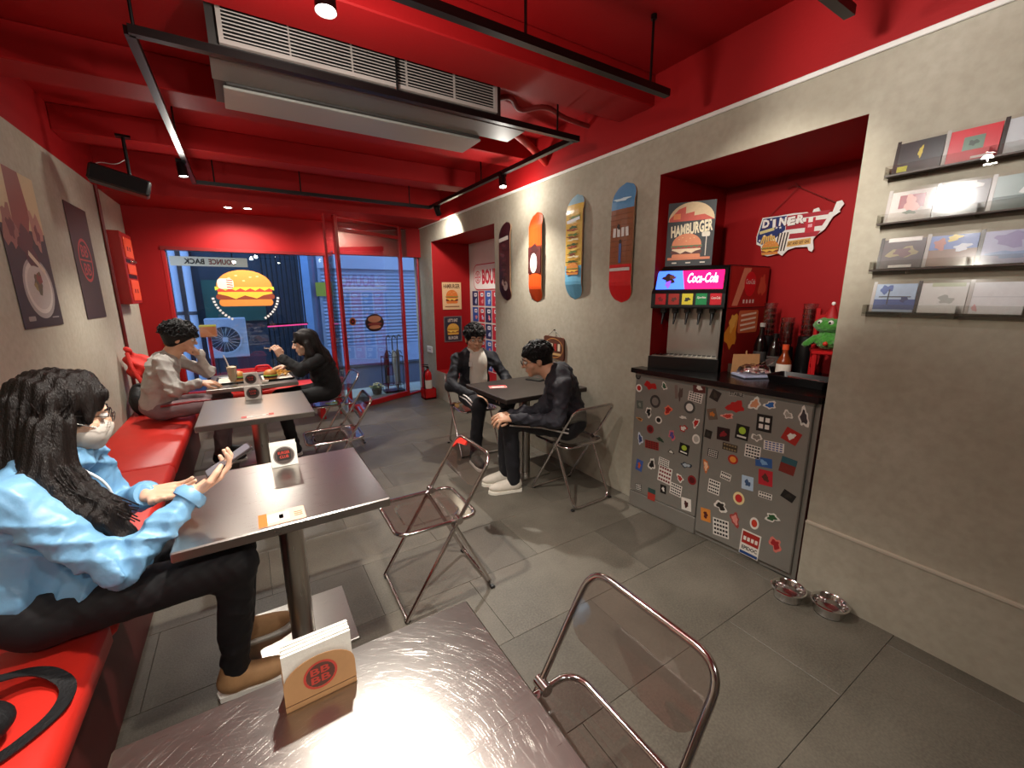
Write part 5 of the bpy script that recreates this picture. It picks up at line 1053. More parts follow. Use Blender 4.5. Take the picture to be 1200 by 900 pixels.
def strap(mb, P, w_, th, mat):
    P = [Vector(p) for p in P]; V = []; F = []
    for i, p in enumerate(P):
        tn = (P[min(i + 1, len(P) - 1)] - P[max(i - 1, 0)]).normalized(); s = tn.cross(Vector((0, 0, 1))).normalized()
        V += [p + s * w_ / 2, p - s * w_ / 2, p - s * w_ / 2 + Vector((0, 0, th)), p + s * w_ / 2 + Vector((0, 0, th))]
    for i in range(len(P) - 1):
        a, b = 4 * i, 4 * i + 4
        for k in range(4): F.append((a + k, b + k, b + (k + 1) % 4, a + (k + 1) % 4))
    F += [(0, 1, 2, 3), tuple(len(V) - 4 + k for k in (3, 2, 1, 0))]; mb.add(V, F, mat)
mb = MB(); strap(mb, arc_path([(-.05, .07, .09), (.06, .14, .03), (.135, .06, .006), (.13, -.03, .006), (.05, -.12, .006), (-.08, -.15, .02), (-.15, -.10, .06)], .09, 7), .032, .004, blk); mb.build('strap', t, 50)
mb = MB(); mb.box(-.02, .012, .08, .115, .070, .078, chrome, TR(rz=.6), .002); mb.build('buckle', t)
# ================================================================== the alley outside
def ext(o): o['kind'] = 'structure'; return o
mb = MB(); mb.box(-6, 8, 6.9, 16, -.2, -.06, asphalt); ext(mb.build('street_ground'))
mb = MB(); mb.box(XL - 4, 6, 6.25, 6.9, -.2, -.01, pm('porch_stone', '#a9b3a8', .35, var=.1, vs=6)); ext(mb.build('porch_floor'))
alley = pm('alley_wall', '#3a4148', .8, var=.3, vs=2.5, bump=.3, bs=20)
mb = MB(); mb.box(-6, 1.15, 9.6, 10, -.2, 5.5, alley); mb.box(1.15, 8, 9.45, 10, -.2, 5.5, pm('pale_alley_wall', '#8a98a8', .7, var=.15, vs=3)); ext(mb.build('wall_opposite'))
t = thing('roller_shutter', 'closed corrugated roller shutter across the street', 'shutter', (2.5, 9.40, 0)); shm = pm('shutter_steel', '#aab4c2', .45, .3, var=.08, vs=4)
V = []; F = []; N = 44; z0, z1 = .40, 2.0
for i in range(N + 1):
    z = z0 + (z1 - z0) * i / N; d = -.018 if i % 2 else 0
    V += [(-1.15, d, z), (1.6, d, z)]
for i in range(N): F.append((2 * i, 2 * i + 1, 2 * i + 3, 2 * i + 2))
mb = MB(); mb.add(V, F, shm); mb.build('slat_curtain', t)
mb = MB(); mb.box(-1.2, 1.65, -.06, .02, 2.0, 2.45, pm('shutter_hood', '#c6ccd4', .5, var=.05)); mb.build('hood', t)
for x in (-1.2, 1.6): mb = MB(); mb.box(x, x + .06, -.04, .02, .0, 2.0, shm); mb.build('guide_rail', t)
mb = MB(); mb.box(-1.2, 1.65, -.05, .02, .0, .40, pm('pale_step', '#b9c6d8', .6, var=.1)); mb.build('threshold', t)
mb = MB(); mb.box(1.24, 1.55, 9.33, 9.345, 1.45, 1.72, flatc('#b9b83a')); tag(mb.build('yellow_notice'), 'yellow notice on the shutter edge across the street', 'sign')
t = thing('light_blue_pillar', 'pale blue pillar at the edge of the opposite shutter', 'pillar', (1.05, 9.2, -.06)); mb = MB(); mb.box(-.07, .07, -.08, .2, 0, 3.2, pm('blue_pillar', '#8fb4d9', .6, var=.1)); mb.build('shaft', t); mb = MB(); mb.box(-.09, .09, -.1, .2, 0, .25, alley); mb.build('plinth', t)
t = thing('outdoor_condenser', 'white outdoor air conditioning condenser on the opposite wall', 'air conditioner', (-.29, 8.15, .5)); cw = pm('condenser_white', '#c3d0dc', .5, var=.06)
mb = MB(); mb.box(-.27, .27, -.13, .13, 0, .62, cw, None, .01); mb.build('casing', t); FT = frame((0, -.131, .29), (1, 0, 0))
mb = MB(); mb.lathe([(.215, 0), (.23, .006), (.23, .012), (.205, .012), (.2, 0)], cw, 32, FT @ TR(-.03, 0, 0), False); mb.build('fan_ring', t, 40)
mb = MB(); mb.lathe([(.2, .001), (.2, .003)], flatc('#39424d'), 32, FT @ TR(-.03, 0, 0)); mb.build('fan_opening', t)
for k in range(18):
    a = 2 * PI * k / 18; mb = MB(); mb.tube([(-.03 + .03 * math.cos(a), .03 * math.sin(a), .008), (-.03 + .2 * math.cos(a), .2 * math.sin(a), .008)], .0025, cw, 5, FT); mb.build('guard_spoke', t)
mb = MB(); mb.flat(rrect(-.03, 0, .07, .07, .01), .012, cw, FT); mb.build('fan_badge', t)
for x in (-.2, .2): mb = MB(); mb.box(x - .03, x + .03, -.1, .1, -.56, 0, alley); mb.build('stand', t)
t = thing('light_box_sign', 'narrow cream sign reading BOUNCE BACK backwards, outside the shop window', 'sign', (-.32, 7.0, 1.905)); FT = frame((0, -.02, 0), (1, 0, 0))
mb = MB(); mb.box(-.42, .42, -.058, .058, -.04, 0, pm('sign_cream', '#ded6bd', .5, emit=.35), FT); mb.build('sign_panel', t)
mb = MB(); mb.text('BACK', -.17, 0, .22, .07, .001, flatc('#2a2724'), FT, .03, 0, 0, True); mb.build('lettering', t); mb = MB(); mb.text('BOUNCE', .13, 0, .29, .07, .001, flatc('#b9403a'), FT, .03, 0, 0, True); mb.build('lettering', t)
mb = MB()
for x in (-.2, .25): mb.tube([(x, 0, .05), (x, 0, .6)], .008, black_metal, 8)
mb.build('hanger', t, 40)
for lab, x, wd in (('white downpipe on the alley wall nearer the red door panel', -.98, .05), ('white downpipe on the alley wall nearer the condenser', -.80, .06)):
    t = thing('downpipe', lab, 'pipe', (x, 9.45, -.06), 0, 'white downpipes'); mb = MB(); mb.tube([(0, 0, 0), (.02, 0, 3.5)], wd, cw, 12); mb.build('pipe_run', t, 40); mb = MB(); mb.lathe([(wd + .012, 1.2), (wd + .012, 1.26)], alley, 14); mb.build('pipe_clip', t, 40)
mb = MB(); mb.box(-.62, .35, 9.535, 9.598, 1.0, 1.75, pm('green_board', '#2c5a4a', .6, var=.2, vs=4)); tag(mb.build('green_board'), 'dark green board on the alley wall behind the condenser', 'board')
t = thing('iron_gate', 'dark iron gate with upright bars across the alley', 'gate', (.62, 8.6, -.06))
for k in range(9): mb = MB(); mb.tube([(-.3 + .075 * k, 0, 0), (-.3 + .075 * k, 0, 2.4)], .012, black_metal, 8); mb.build('bar', t, 40)
for z in (.1, 1.0, 2.35): mb = MB(); mb.box(-.33, .33, -.02, .02, z, z + .04, black_metal); mb.build('cross_rail', t)
mb = MB(); mb.tube([(.30, 8.578, .93), (.94, 8.578, .95)], .012, pm('pink_neon', '#e0407a', .5, emit=1.2), 8); tag(mb.build('neon_tube'), 'thin pink neon tube glowing across the alley', 'neon light')
t = thing('orange_post', 'slim red post with an orange box on top outside the window', 'post', (-.44, 6.75, -.06)); mb = MB(); mb.tube([(0, 0, 0), (0, 0, 1.0)], .022, red_gloss, 12); mb.build('post', t, 40); mb = MB(); mb.box(-.09, .09, -.07, .07, 1.0, 1.14, pm('orange_box', '#c9703a', .5, var=.08), None, .01); mb.build('box', t); mb = MB(); mb.box(-.092, .092, -.072, .072, 1.13, 1.155, pm('yellow_lid', '#d9c24a', .5), None, .006); mb.build('lid', t)
mb = MB(); mb.box(XL - .5, 2.6, 6.12, 7.3, 2.5, 2.62, pm('canopy_dark', '#2a2d30', .6, var=.1)); ext(mb.build('porch_canopy'))
t = thing('canopy_downlight', 'white downlight under the porch canopy outside the glass door', 'downlight', (1.45, 6.6, 2.5)); mb = MB(); mb.lathe([(.045, -.01), (.06, -.008), (.06, 0), (.045, 0)], white_trim, 20, None, False); mb.build('trim_ring', t, 40); mb = MB(); mb.lathe([(.045, -.006), (.045, -.003)], lamp_glow, 18); mb.build('lens', t); spot(t, (1.45, 6.6, 2.485), (1.45, 6.6, 0), 70, 120, .8, .04, (.85, 1, .95))
# umbrellas behind the fixed side pane
t = thing('umbrella_rack', 'black wire umbrella rack behind the side pane', 'rack', (1.82, 6.38, -.01))
for z in (.12, .55):
    mb = MB(); mb.tube([(x, y, z) for x, y in rrect(0, 0, .30, .20, .03, 4)], .006, black_metal, 8, None, True); mb.build('rack_ring', t, 60)
for sx in (-.14, .14):
    for sy in (-.09, .09): mb = MB(); mb.tube([(sx, sy, 0), (sx, sy, .56)], .006, black_metal, 8); mb.build('leg', t, 60)
for k in range(3): mb = MB(); mb.tube(arc_path([(-.11 + .08 * k, -.11, .12), (-.11 + .08 * k, -.12, .60), (-.07 + .08 * k, -.12, .66), (-.04 + .08 * k, -.12, .60)], .04), .006, black_metal, 8); mb.build('hook', t, 60)
mb = MB(); mb.box(-.15, .15, -.1, .1, .005, .03, black_metal); mb.build('drip_pan', t)
for lab, x, y, c, tl in (('black folded umbrella in the wire rack', -.08, .03, '#141316', .02), ('white folded umbrella in the wire rack', .05, -.04, '#b9b6ae', -.04), ('brown folded umbrella in the wire rack', .09, .045, '#5a4a3c', .02)):
    t = thing('umbrella', lab, 'umbrella', (1.82 + x, 6.38 + y, .02), 0, 'umbrellas in the rack'); mb = MB(); mb.tube([(0, 0, 0), (tl * .3, 0, .12), (tl * .6, 0, .55), (tl, 0, .62)], [.006, .028, .034, .012], pm('umb' + c[1:], c, .6, var=.1), 12); mb.build('canopy', t, 50); mb = MB(); mb.tube(arc_path([(tl, 0, .60), (tl * 1.1, 0, .80), (tl * 1.1 + .03, 0, .85), (tl * 1.1 + .06, 0, .80)], .03), .009, black_plastic, 8); mb.build('handle', t, 60)
t = thing('flower_pot', 'low pot of yellow-white flowers beside the umbrella rack', 'plant', (1.55, 6.33, -.01)); mb = MB(); mb.lathe([(.06, 0), (.08, .09), (.075, .09), (.06, .07), (.002, .07)], flatc('#3a3430'), 18); mb.build('pot', t, 40)
mb = MB(); rr = random.Random(4)
for k in range(26):
    a, q = rr.uniform(0, 6.3), rr.uniform(0, 1); x, y, z = .11 * q * math.cos(a), .09 * q * math.sin(a), .13 + .05 * rr.random() - .04 * q; mb.lathe([(.002, -.006), (.016, 0), (.002, .01)], flatc('#e3dcb4' if k % 3 else '#cbb54a'), 6, TR(x, y, z, 0, rr.uniform(-.6, .6)))
tag(mb.build('blossoms', t), kind='stuff')
mb = MB()
for k in range(14): a = k * .45; mb.tube([(0, 0, .06), (.05 * math.cos(a), .05 * math.sin(a), .12), (.10 * math.cos(a), .09 * math.sin(a), .10)], [.003, .010, .002], flatc('#3f5a2c'), 5)
tag(mb.build('leaves', t), kind='stuff')
# printed burger on the window glass
mb = MB(); WD = frame((.03, YB + .0485, 1.50), (1, 0, 0)); burger(mb, WD, 0, .05, .60, .42, .0, ('#e08a3a', '#8a3a20', '#f2b83a', '#b5c93a', '#c9402c'), .0006)
mb.flat(rrect(-.19, .10, .16, .12, .04), .0042, flatc('#e9d9c0'), WD)
for k in range(4): mb.flat(rect(-.15 + .0 * k, .06 + .027 * k, .06, .011, -.1), .0046, flatc('#c2302c'), WD)
o = mb.build('burger_decal', bpy.data.objects['window_1'])
mb = MB()
for s in (-1, 1):
    for k in range(9):
        a = -.15 - .11 * k; x, y = s * .335 * math.cos(a), -.02 + .335 * math.sin(a); mb.flat(rect(x, y, .026, .022, s * a), .0008, flatc('#e9e6df'), WD)
tag(mb.build('decal_lettering', bpy.data.objects['window_1']), kind='stuff')
# ================================================================== people
skin = pm('skin', '#c99a7c', .5, var=.06, vs=12, subsurf=.15); skin_f = pm('skin_fair', '#d9ad92', .5, var=.05, vs=12, subsurf=.15)
hair_blk = pm('black_hair', '#0b0808', .5, var=.3, vs=10, bump=.4, bs=30, stretch=(14, 14, 2.5), spec=.3); hair_brn = pm('dark_brown_hair', '#120a07', .46, var=.6, vs=8, bump=.5, bs=26, stretch=(12, 12, 1.6), spec=.3)
wireg = pm('glasses_wire', '#2a2624', .3, .6); lens_g = glassy('glasses_lens', '#f4f6f6', 1.0)
def unit(v): v = np.array(v, float); return v / np.linalg.norm(v)
def hand(wr, d, n, thumb, curl=.5, s=1.0, spread=.10, tcurl=.5):
    """palm plus four unequal bent fingers and a thumb; d along the hand, n out of the palm, thumb +1/-1 = side of lat"""
    wr = np.array(wr, float); d = unit(d); n = unit(np.array(n, float) - d * (np.array(n, float) @ d)); lat = np.cross(d, n)
    P = [('k', .008)]; K = []
    for i in range(4):
        o = (1.5 - i) * thumb
        kn = wr + d * (.082 - .005 * abs(i - 1)) * s + lat * o * .0205 * s; K.append((kn, o)); P.append(('+', 'c', wr + lat * o * .012 * s, kn, .0145 * s, .0115 * s))
    P.append(('k', .003))
    for (kn, o), ln in zip(K, (.92, 1.05, 1.0, .78)):
        p = kn; a = curl * .6; r = .0093 * s
        for j, L_ in enumerate((.042, .027, .021)):
            dr = (d * math.cos(a) + n * math.sin(a)) + lat * o * spread; dr = dr / np.linalg.norm(dr); q = p + dr * L_ * ln * s
            P.append(('+', 'c', p, q, r, r * .90)); p = q; r *= .90; a += curl
    b = wr + d * .022 * s + lat * thumb * .022 * s; m_ = b + unit(d * .62 + lat * thumb * .75 + n * .25) * .042 * s; P += [('k', .006), ('+', 'c', b, m_, .014 * s, .0112 * s), ('k', .003)]
    m2 = m_ + unit(d * .9 + lat * thumb * (.5 - .8 * tcurl) + n * .35) * .032 * s; P.append(('+', 'c', m_, m2, .0108 * s, .0095 * s)); m3 = m2 + unit(d * .95 + lat * thumb * (.2 - .9 * tcurl) + n * .35) * .024 * s; P.append(('+', 'c', m2, m3, .0095 * s, .0078 * s)); P.append(('k', .02))
    return P
def head(c, B, nb, nr=.052):
    c = np.array(c, float); q = lambda x, y, z: tuple(c + B @ np.array([x, y, z]))
    return [('k', .02), ('+', 'e', q(-.012, 0, .028), (.095, .075, .088), B), ('+', 'e', q(.022, 0, -.038), (.066, .058, .066), B), ('k', .012), ('+', 'c', q(.062, .012, -.088), q(.062, -.012, -.088), .019, .019), ('+', 'c', q(.06, .036, -.026), q(.045, .05, -.03), .018, .016), ('+', 'c', q(.06, -.036, -.026), q(.045, -.05, -.03), .018, .016),
            ('+', 'c', q(.078, -.036, .026), q(.078, .036, .026), .012, .012), ('k', .007), ('-', 'e', q(.101, .032, .008), (.014, .017, .011), B), ('-', 'e', q(.101, -.032, .008), (.014, .017, .011), B), ('+', 'c', q(.086, 0, .014), q(.105, 0, -.022), .007, .0115), ('+', 'c', q(.092, .012, -.024), q(.092, -.012, -.024), .008, .008),
            ('k', .004), ('+', 'c', q(.083, .019, -.053), q(.083, -.019, -.053), .0075, .0075), ('+', 'c', q(.081, .015, -.064), q(.081, -.015, -.064), .0075, .0075), ('-', 'c', q(.095, .022, -.0585), q(.095, -.022, -.0585), .004, .004),
            ('k', .006), ('+', 'e', q(-.008, .077, -.004), (.020, .009, .031), B), ('+', 'e', q(-.008, -.077, -.004), (.020, .009, .031), B), ('k', .025), ('+', 'c', q(-.022, 0, -.05), nb, nr, nr + .006), ('k', .02)]
def face_parts(t, org, c, B, glasses=False, mask=None, eyes=True):
    c = np.array(c, float); q = lambda x, y, z: Vector(c + B @ np.array([x, y, z])) - Vector(org)
    Bm = Matrix(B.tolist()).to_4x4()
    for s in (-1, 1):
        mb = MB(); T = Matrix.Translation(q(.083, .032 * s, .007)) @ Bm
        mb.lathe([(.001, -.011), (.008, -.008), (.0115, 0), (.008, .008), (.001, .011)], flatc('#e4ded6'), 14, T); mb.lathe([(.001, -.0045), (.0042, -.002), (.0048, 0), (.0042, .002), (.001, .0045)], ink, 12, Matrix.Translation(q(.0925, .032 * s, .007)) @ Bm); mb.build('eye', t, 80)
        mb = MB(); mb.tube([q(.094, .014 * s, .026), q(.094, .034 * s, .031), q(.082, .05 * s, .026)], [.003, .004, .002], hair_blk, 6); mb.build('eyebrow', t, 60)
    mb = MB(); mb.tube([q(.0905, .02, -.0585), q(.0935, 0, -.0575), q(.0905, -.02, -.0585)], [.001, .0022, .001], pm('lip', '#9a4f46', .5), 6); mb.build('lips', t, 60)
    if glasses:
        mb = MB()
        for s in (-1, 1):
            mb.tube([q(.107, (.034 + .021 * math.cos(a)) * s, .004 + .016 * math.sin(a)) for a in [2 * PI * k / 16 for k in range(16)]], .0013, wireg, 6, None, True); mb.tube([q(.105, .055 * s, .009), q(.09, .071 * s, .009), q(.0, .086 * s, .008)], .0013, wireg, 6)
        mb.tube([q(.107, .013, .008), q(.109, 0, .011), q(.107, -.013, .008)], .0013, wireg, 6); mb.build('glasses', t, 60)
def folds(sc, amp, seed):
    """soft cloth creases: warped ridges in a few directions, fading in and out"""
    r = np.random.RandomState(seed); A = r.normal(size=(6, 3)); A /= np.linalg.norm(A, axis=1)[:, None]; C_ = r.normal(size=(6, 3)); C_ /= np.linalg.norm(C_, axis=1)[:, None]; ph = r.uniform(0, 6.3, (6, 3)); w_ = sc * r.uniform(.7, 1.7, 6)
    def f(x, y, z):
        v = 0
        for i in range(6):
            warp = 1.6 * np.sin(.38 * w_[i] * (C_[i, 0] * x + C_[i, 1] * y + C_[i, 2] * z) + ph[i, 1])
            rid = 1 - 2 * np.abs(np.sin(.5 * w_[i] * (A[i, 0] * x + A[i, 1] * y + A[i, 2] * z) + ph[i, 0] + warp)) ** .8
            v = v + rid * np.clip(.5 + np.sin(9 * (C_[i, 1] * x - C_[i, 0] * y + C_[i, 2] * z) + ph[i, 2]), 0, 1.2)
        for i in range(4):                                   # fine secondary wrinkles
            v = v + .32 * (1 - 2 * np.abs(np.sin(1.25 * w_[i] * (C_[i, 0] * x + A[i, 1] * y + C_[i, 2] * z) + ph[i, 2] + 1.2 * np.sin(.9 * w_[i] * (A[i, 0] * z + C_[i, 1] * x))))) * np.clip(np.sin(14 * (A[i, 0] * x + C_[i, 1] * y - A[i, 2] * z) + ph[i, 0]) + .4, 0, 1)
        return -amp * .38 * v
    return f
def limb(*pts): return [('+', 'c', pts[i][0], pts[i + 1][0], pts[i][1], pts[i + 1][1]) for i in range(len(pts) - 1)]
def shoe(t, org, an, toe, mat, sole, L_=.25):
    d = unit(np.array([toe[0], toe[1], 0.])); a = np.array(an, float); B = basis(d); f = a.copy(); f[2] = .0
    q = lambda x, y, z: tuple(f + B @ np.array([x, y, z]))
    solid_obj('shoe', [('+', 'e', q(.085, 0, .045), (.105, .042, .038), B), ('+', 'e', q(-.005, 0, .055), (.06, .038, .05), B), ('+', 'c', q(-.01, 0, .06), q(-.012, 0, .095), .040, .040), ('+', 'c', q(.03, 0, .08), q(.10, 0, .055), .026, .026)], .006, mat, t, org, .02)
    mb = MB(); T = Matrix.Translation(Vector(f) - Vector(org)) @ Matrix(B.tolist()).to_4x4()
    P = [(.195, 0), (.185, .025), (.15, .043), (.08, .042), (.0, .036), (-.055, .034), (-.068, 0)]; P = P + [(x, -y) for x, y in P[-2:0:-1]]
    mb.prism(P[::-1], .002, .022, sole, T); mb.build('shoe_sole', t)
    mb = MB()
    for k in range(4): x = .03 + .024 * k; mb.tube([T @ Vector((x, -.022, .086 - .011 * k)), T @ Vector((x + .006, 0, .102 - .011 * k)), T @ Vector((x, .022, .086 - .011 * k))], .003, sole, 6)
    mb.build('laces', t, 60)
def person(label, base, J, top, trousers, shoes=None, h=.0065, hh=.010, fold=(26, .006, 1), skinm=None, hand_spec=(), arm=(.052, .046, .038), torso=(.118, .128), thigh=(.082, .062, .050), disp2=None, extra_top=(), shoesole=None, headless_k=False, toes=None):
    org = Vector(base); t = thing('person', label, 'person', org); c = J['head']; B = basis(J['face'], J.get('up', (0, 0, 1)))
    ch, pv, nk = [np.array(J[k], float) for k in ('chest', 'pelvis', 'neck')]
    core = [('k', .03), ('+', 'c', pv, ch, torso[0] * .7, torso[1] * .66), ('+', 'c', ch, nk, torso[1] * .6, .055), ('+', 'c', J['shL'], J['shR'], .045, .045)]
    for s in 'LR': core += limb((J['sh' + s], .042), (J['el' + s], .034), (J['wr' + s], .024))
    core += head(c, B, tuple(nk))
    for sp in hand_spec: core += sp
    solid_obj('body', core, h, skinm or skin, t, org)
    lat = unit(np.array(J['shL']) - np.array(J['shR'])); up = unit(ch - pv); fw = np.cross(lat, up); R3 = np.stack([fw, lat, up], 1)
    T_ = [('k', .035), ('+', 'e', pv + up * .03, (.122, .155, .12), R3), ('+', 'e', (pv + ch) / 2, (torso[0], torso[0] * 1.18, .17), R3), ('+', 'e', ch, (torso[1] * .9, torso[1] * 1.2, .16), R3), ('+', 'c', J['shL'], J['shR'], .056, .056), ('+', 'c', ch + up * .04, nk - up * .012, .09, .058)]
    for s in 'LR': T_ += limb((J['sh' + s], arm[0] + .004), (J['el' + s], arm[1]), (np.array(J['wr' + s]) - unit(np.array(J['wr' + s]) - np.array(J['el' + s])) * .015, arm[2]))
    for e in extra_top: T_.append(e)
    solid_obj('top', T_, hh, top, t, org, .035, folds(*fold))
    L_ = [('k', .035), ('+', 'e', pv, (.128, .158, .11), R3)]
    for s in 'LR': L_ += limb((J['hip' + s], thigh[0]), (J['kn' + s], thigh[1])) + limb((J['kn' + s], thigh[1]), (J['an' + s], thigh[2]))
    solid_obj('trousers', L_, hh, trousers, t, org, .035, folds(fold[0] * .8, fold[1] * .6, fold[2] + 7))
    if shoes:
        for s in 'LR': shoe(t, org, J['an' + s], (toes or J['face'])[:2] if toes is None else toes[s], shoes, shoesole or flatc('#d9d4cc'))
    return t, org, B
def hair_short(t, org, c, B, mat, fluff=0., seed=1, fringe=0., h=.006):
    c = np.array(c, float); q = lambda x, y, z: tuple(c + B @ np.array([x, y, z])); rr = random.Random(seed)
    P = [('k', .015), ('+', 'e', q(-.022, 0, .045), (.102 + fluff, .086 + fluff, .090 + fluff), B), ('+', 'e', q(-.05, 0, -.01), (.066, .076 + fluff * .6, .075), B), ('k', .012), ('-', 'e', q(.105, 0, -.04), (.095, .095, .095 - fringe), B), ('-', 'e', q(.03, .095, -.05), (.05, .035, .06), B), ('-', 'e', q(.03, -.095, -.05), (.05, .035, .06), B), ('k', .010)]
    for k in range(46):
        a = rr.uniform(-PI, PI); e = rr.uniform(.1, 1.45); r0 = .084 + fluff
        x, y, z = -.022 + (r0 + .012) * math.cos(e) * math.cos(a), r0 * math.cos(e) * math.sin(a), .045 + (r0 + .002) * math.sin(e)
        if x > .05 and z < .07 - fringe: continue
        ln = rr.uniform(.018, .035) * (1 + 12 * fluff); P.append(('+', 'c', q(x, y, z), q(x + ln * rr.uniform(-.1, .9), y + ln * rr.uniform(-.6, .6), z - ln * rr.uniform(-.2, .5)), .013 + fluff * .3, .004))
    solid_obj('hair', P, h, mat, t, org, .015)
    mb = MB(); N = 260 if fluff > .01 else 190
    for k in range(N):
        a = rr.uniform(-PI, PI); e = math.asin(rr.uniform(.0, 1)); r0 = .084 + fluff
        f = lambda a_, e_, l_: (-.022 + (r0 + .016 + l_) * math.cos(e_) * math.cos(a_), (r0 + l_) * math.cos(e_) * math.sin(a_), .045 + (r0 + .004 + l_) * math.sin(e_))
        x, y, z = f(a, e, 0)
        if x > .06 and z < .075 - fringe: continue
        d_ = rr.uniform(.12, .5); tw = rr.uniform(-.5, .5); lf = rr.uniform(.003, .012) * (1 + 60 * fluff)
        pts = [Vector(q(*f(a + tw * j / 3, max(-.15, e - d_ * j / 3), [0, .7, 1, .3][j] * lf))) - Vector(org) for j in range(4)]
        mb.tube(pts, [.005, .006, .0045, .001], mat, 5)
    return tag(mb.build('hair_strands', t, 60), kind='stuff')
# ---- person in the light blue jacket, phone in hand
jk = pm('light_blue_nylon', '#74a6cc', .42, var=.08, vs=6, bump=.12, bs=60); blkp = pm('black_trousers', '#0d0a10', .7, var=.25, vs=20); tan = pm('tan_suede', '#a27a52', .75, var=.12, vs=30)
J = dict(pelvis=(-.64, 1.69, .57), chest=(-.60, 1.72, .85), neck=(-.555, 1.765, 1.0), head=(-.51, 1.79, 1.10), face=(.93, .30, -.28), shR=(-.585, 1.565, .925), shL=(-.53, 1.92, .94), elR=(-.385, 1.475, .70), elL=(-.49, 1.99, .69), wrR=(-.205, 1.583, .842), wrL=(-.355, 1.78, .795),
         hipR=(-.60, 1.60, .545), hipL=(-.60, 1.80, .545), knR=(-.125, 1.57, .565), knL=(-.12, 1.83, .565), anR=(-.185, 1.655, .09), anL=(-.165, 1.905, .09))
PH = np.array((-.105, 1.625, .915)); pa = unit((.86, .18, .46)); pn = unit((-.46, -.05, .86)); pl = np.cross(pn, pa)
HR = hand(J['wrR'], PH - np.array(J['wrR']) - pn * .02 - pl * .01, pn + np.array((0, .1, 0)), 1, .55, 1.0, .06, .7)
HL = hand(J['wrL'], (.86, -.42, .06), (-.05, -.35, .9), 1, .22, .98, .05, .3)
t, org, B = person('person in a light blue jacket on the red bench, holding a phone', (-.64, 1.69, .455), J, jk, blkp, tan, .0045, .0065, (62, .0115, 3), skin_f, (HR, HL), (.060, .052, .044), (.128, .132), (.080, .064, .048),
                   extra_top=(('k', .03), ('+', 'c', (-.50, 1.62, .60), (-.42, 1.75, .58), .075, .06), ('+', 'c', (-.57, 1.66, .98), (-.49, 1.78, .955), .035, .035), ('+', 'c', (-.60, 1.80, 1.0), (-.50, 1.86, .96), .035, .035)), toes={'L': (1, .05), 'R': (1, -.05)})
face_parts(t, org, J['head'], B, True)
c = np.array(J['head']); q = lambda x, y, z: tuple(c + B @ np.array([x, y, z]))
P = [('k', .03), ('+', 'e', q(-.022, 0, .04), (.112, .096, .097), B), ('+', 'e', q(-.06, 0, -.05), (.08, .092, .11), B), ('k', .015), ('-', 'e', q(.12, .0, -.045), (.098, .12, .105), B), ('k', .02)]
P += limb(((-.60, 1.77, 1.06), .085), ((-.655, 1.70, .93), .080), ((-.68, 1.66, .83), .055)) + limb((q(-.04, -.075, .03), .033), (q(-.035, -.088, -.07), .042), ((-.505, 1.645, .93), .046), ((-.415, 1.57, .83), .046), ((-.375, 1.54, .775), .026)) + limb((q(-.03, -.09, -.03), .05), ((-.545, 1.63, .94), .055), ((-.47, 1.555, .83), .04)) + limb((q(-.03, .085, .02), .03), (q(-.04, .10, -.08), .035), ((-.58, 1.92, .95), .03))
P += limb((q(.02, -.02, .122), .016), (q(.062, -.05, .075), .014), (q(.045, -.078, .0), .012)) + limb((q(.03, .02, .122), .016), (q(.075, .05, .07), .012))
st = lambda x, y, z: .0045 * np.sin(150 * (x * .6 + y * .8) + 6 * np.sin(9 * z) + 14 * z) + .003 * np.sin(260 * (x * .8 - y * .5) + 18 * z)
solid_obj('hair', P, .006, hair_brn, t, org, .02, st)
mb = MB(); mk = []                                            # loose strands over the hair
rr = random.Random(11)
for k in range(70):
    s = rr.uniform(-1, 1); y0 = -.06 - .05 * rr.random(); o1 = Vector(q(-.08 + .09 * rr.random(), y0, .07 * rr.random())); e = Vector((-.375 + rr.uniform(-.10, .03), 1.545 + rr.uniform(-.02, .07), .775 + rr.uniform(-.03, .08)))
    m1 = Vector(q(-.06 + .05 * rr.random(), -.105 - .012 * rr.random(), -.06)); m2 = Vector((-.50 + rr.uniform(-.05, .05), 1.59 + rr.uniform(-.02, .04), .93 + rr.uniform(-.02, .02)))
    mb.tube(arc_path([o1 - org, m1 - org, m2 - org, e - org], .08, 4), [.0016] + [.0028] * 10 + [.0008] if False else .0022, hair_brn, 5)
tag(mb.build('hair_strands', t, 60), kind='stuff')
# mask pulled over nose and mouth
V, F = solid([('k', .02), ('+', 'e', q(.05, 0, -.055), (.058, .062, .052), B), ('+', 'c', q(.10, 0, -.03), q(.085, 0, -.09), .018, .02)], .006)
me = bpy.data.meshes.new('face_mask'); me.from_pydata((V - np.array(org)).tolist(), [], F.tolist()); me.materials.append(pm('mask_grey', '#b5ada4', .8, var=.05)); me.polygons.foreach_set('use_smooth', [True] * len(me.polygons)); o = bpy.data.objects.new('face_mask', me); COL.objects.link(o); o.parent = t
mb = MB(); mb.tube([Vector(q(.07, -.055, -.03)) - org, Vector(q(.02, -.078, -.015)) - org, Vector(q(-.012, -.088, .005)) - org], .0015, flatc('#efece6'), 6); mb.build('mask_loop', t, 60)
mb = MB(); mb.tube(arc_path([Vector((-.475, 1.66, .965)) - org, Vector((-.42, 1.67, .90)) - org, Vector((-.41, 1.68, .80)) - org], .05), .004, flatc('#d9dfe6'), 8); mb.build('drawstring', t, 60)
for w_, e_ in (('wrR', 'elR'), ('wrL', 'elL')):
    w2 = np.array(J[w_]); d = unit(w2 - np.array(J[e_])); mb = MB(); a = Vector(w2 - d * .03) - org; b = Vector(w2 + d * .004) - org; mb.tube([a, (a + b) / 2, b], [.044, .048, .040], jk, 18); mb.build('cuff', t, 50)
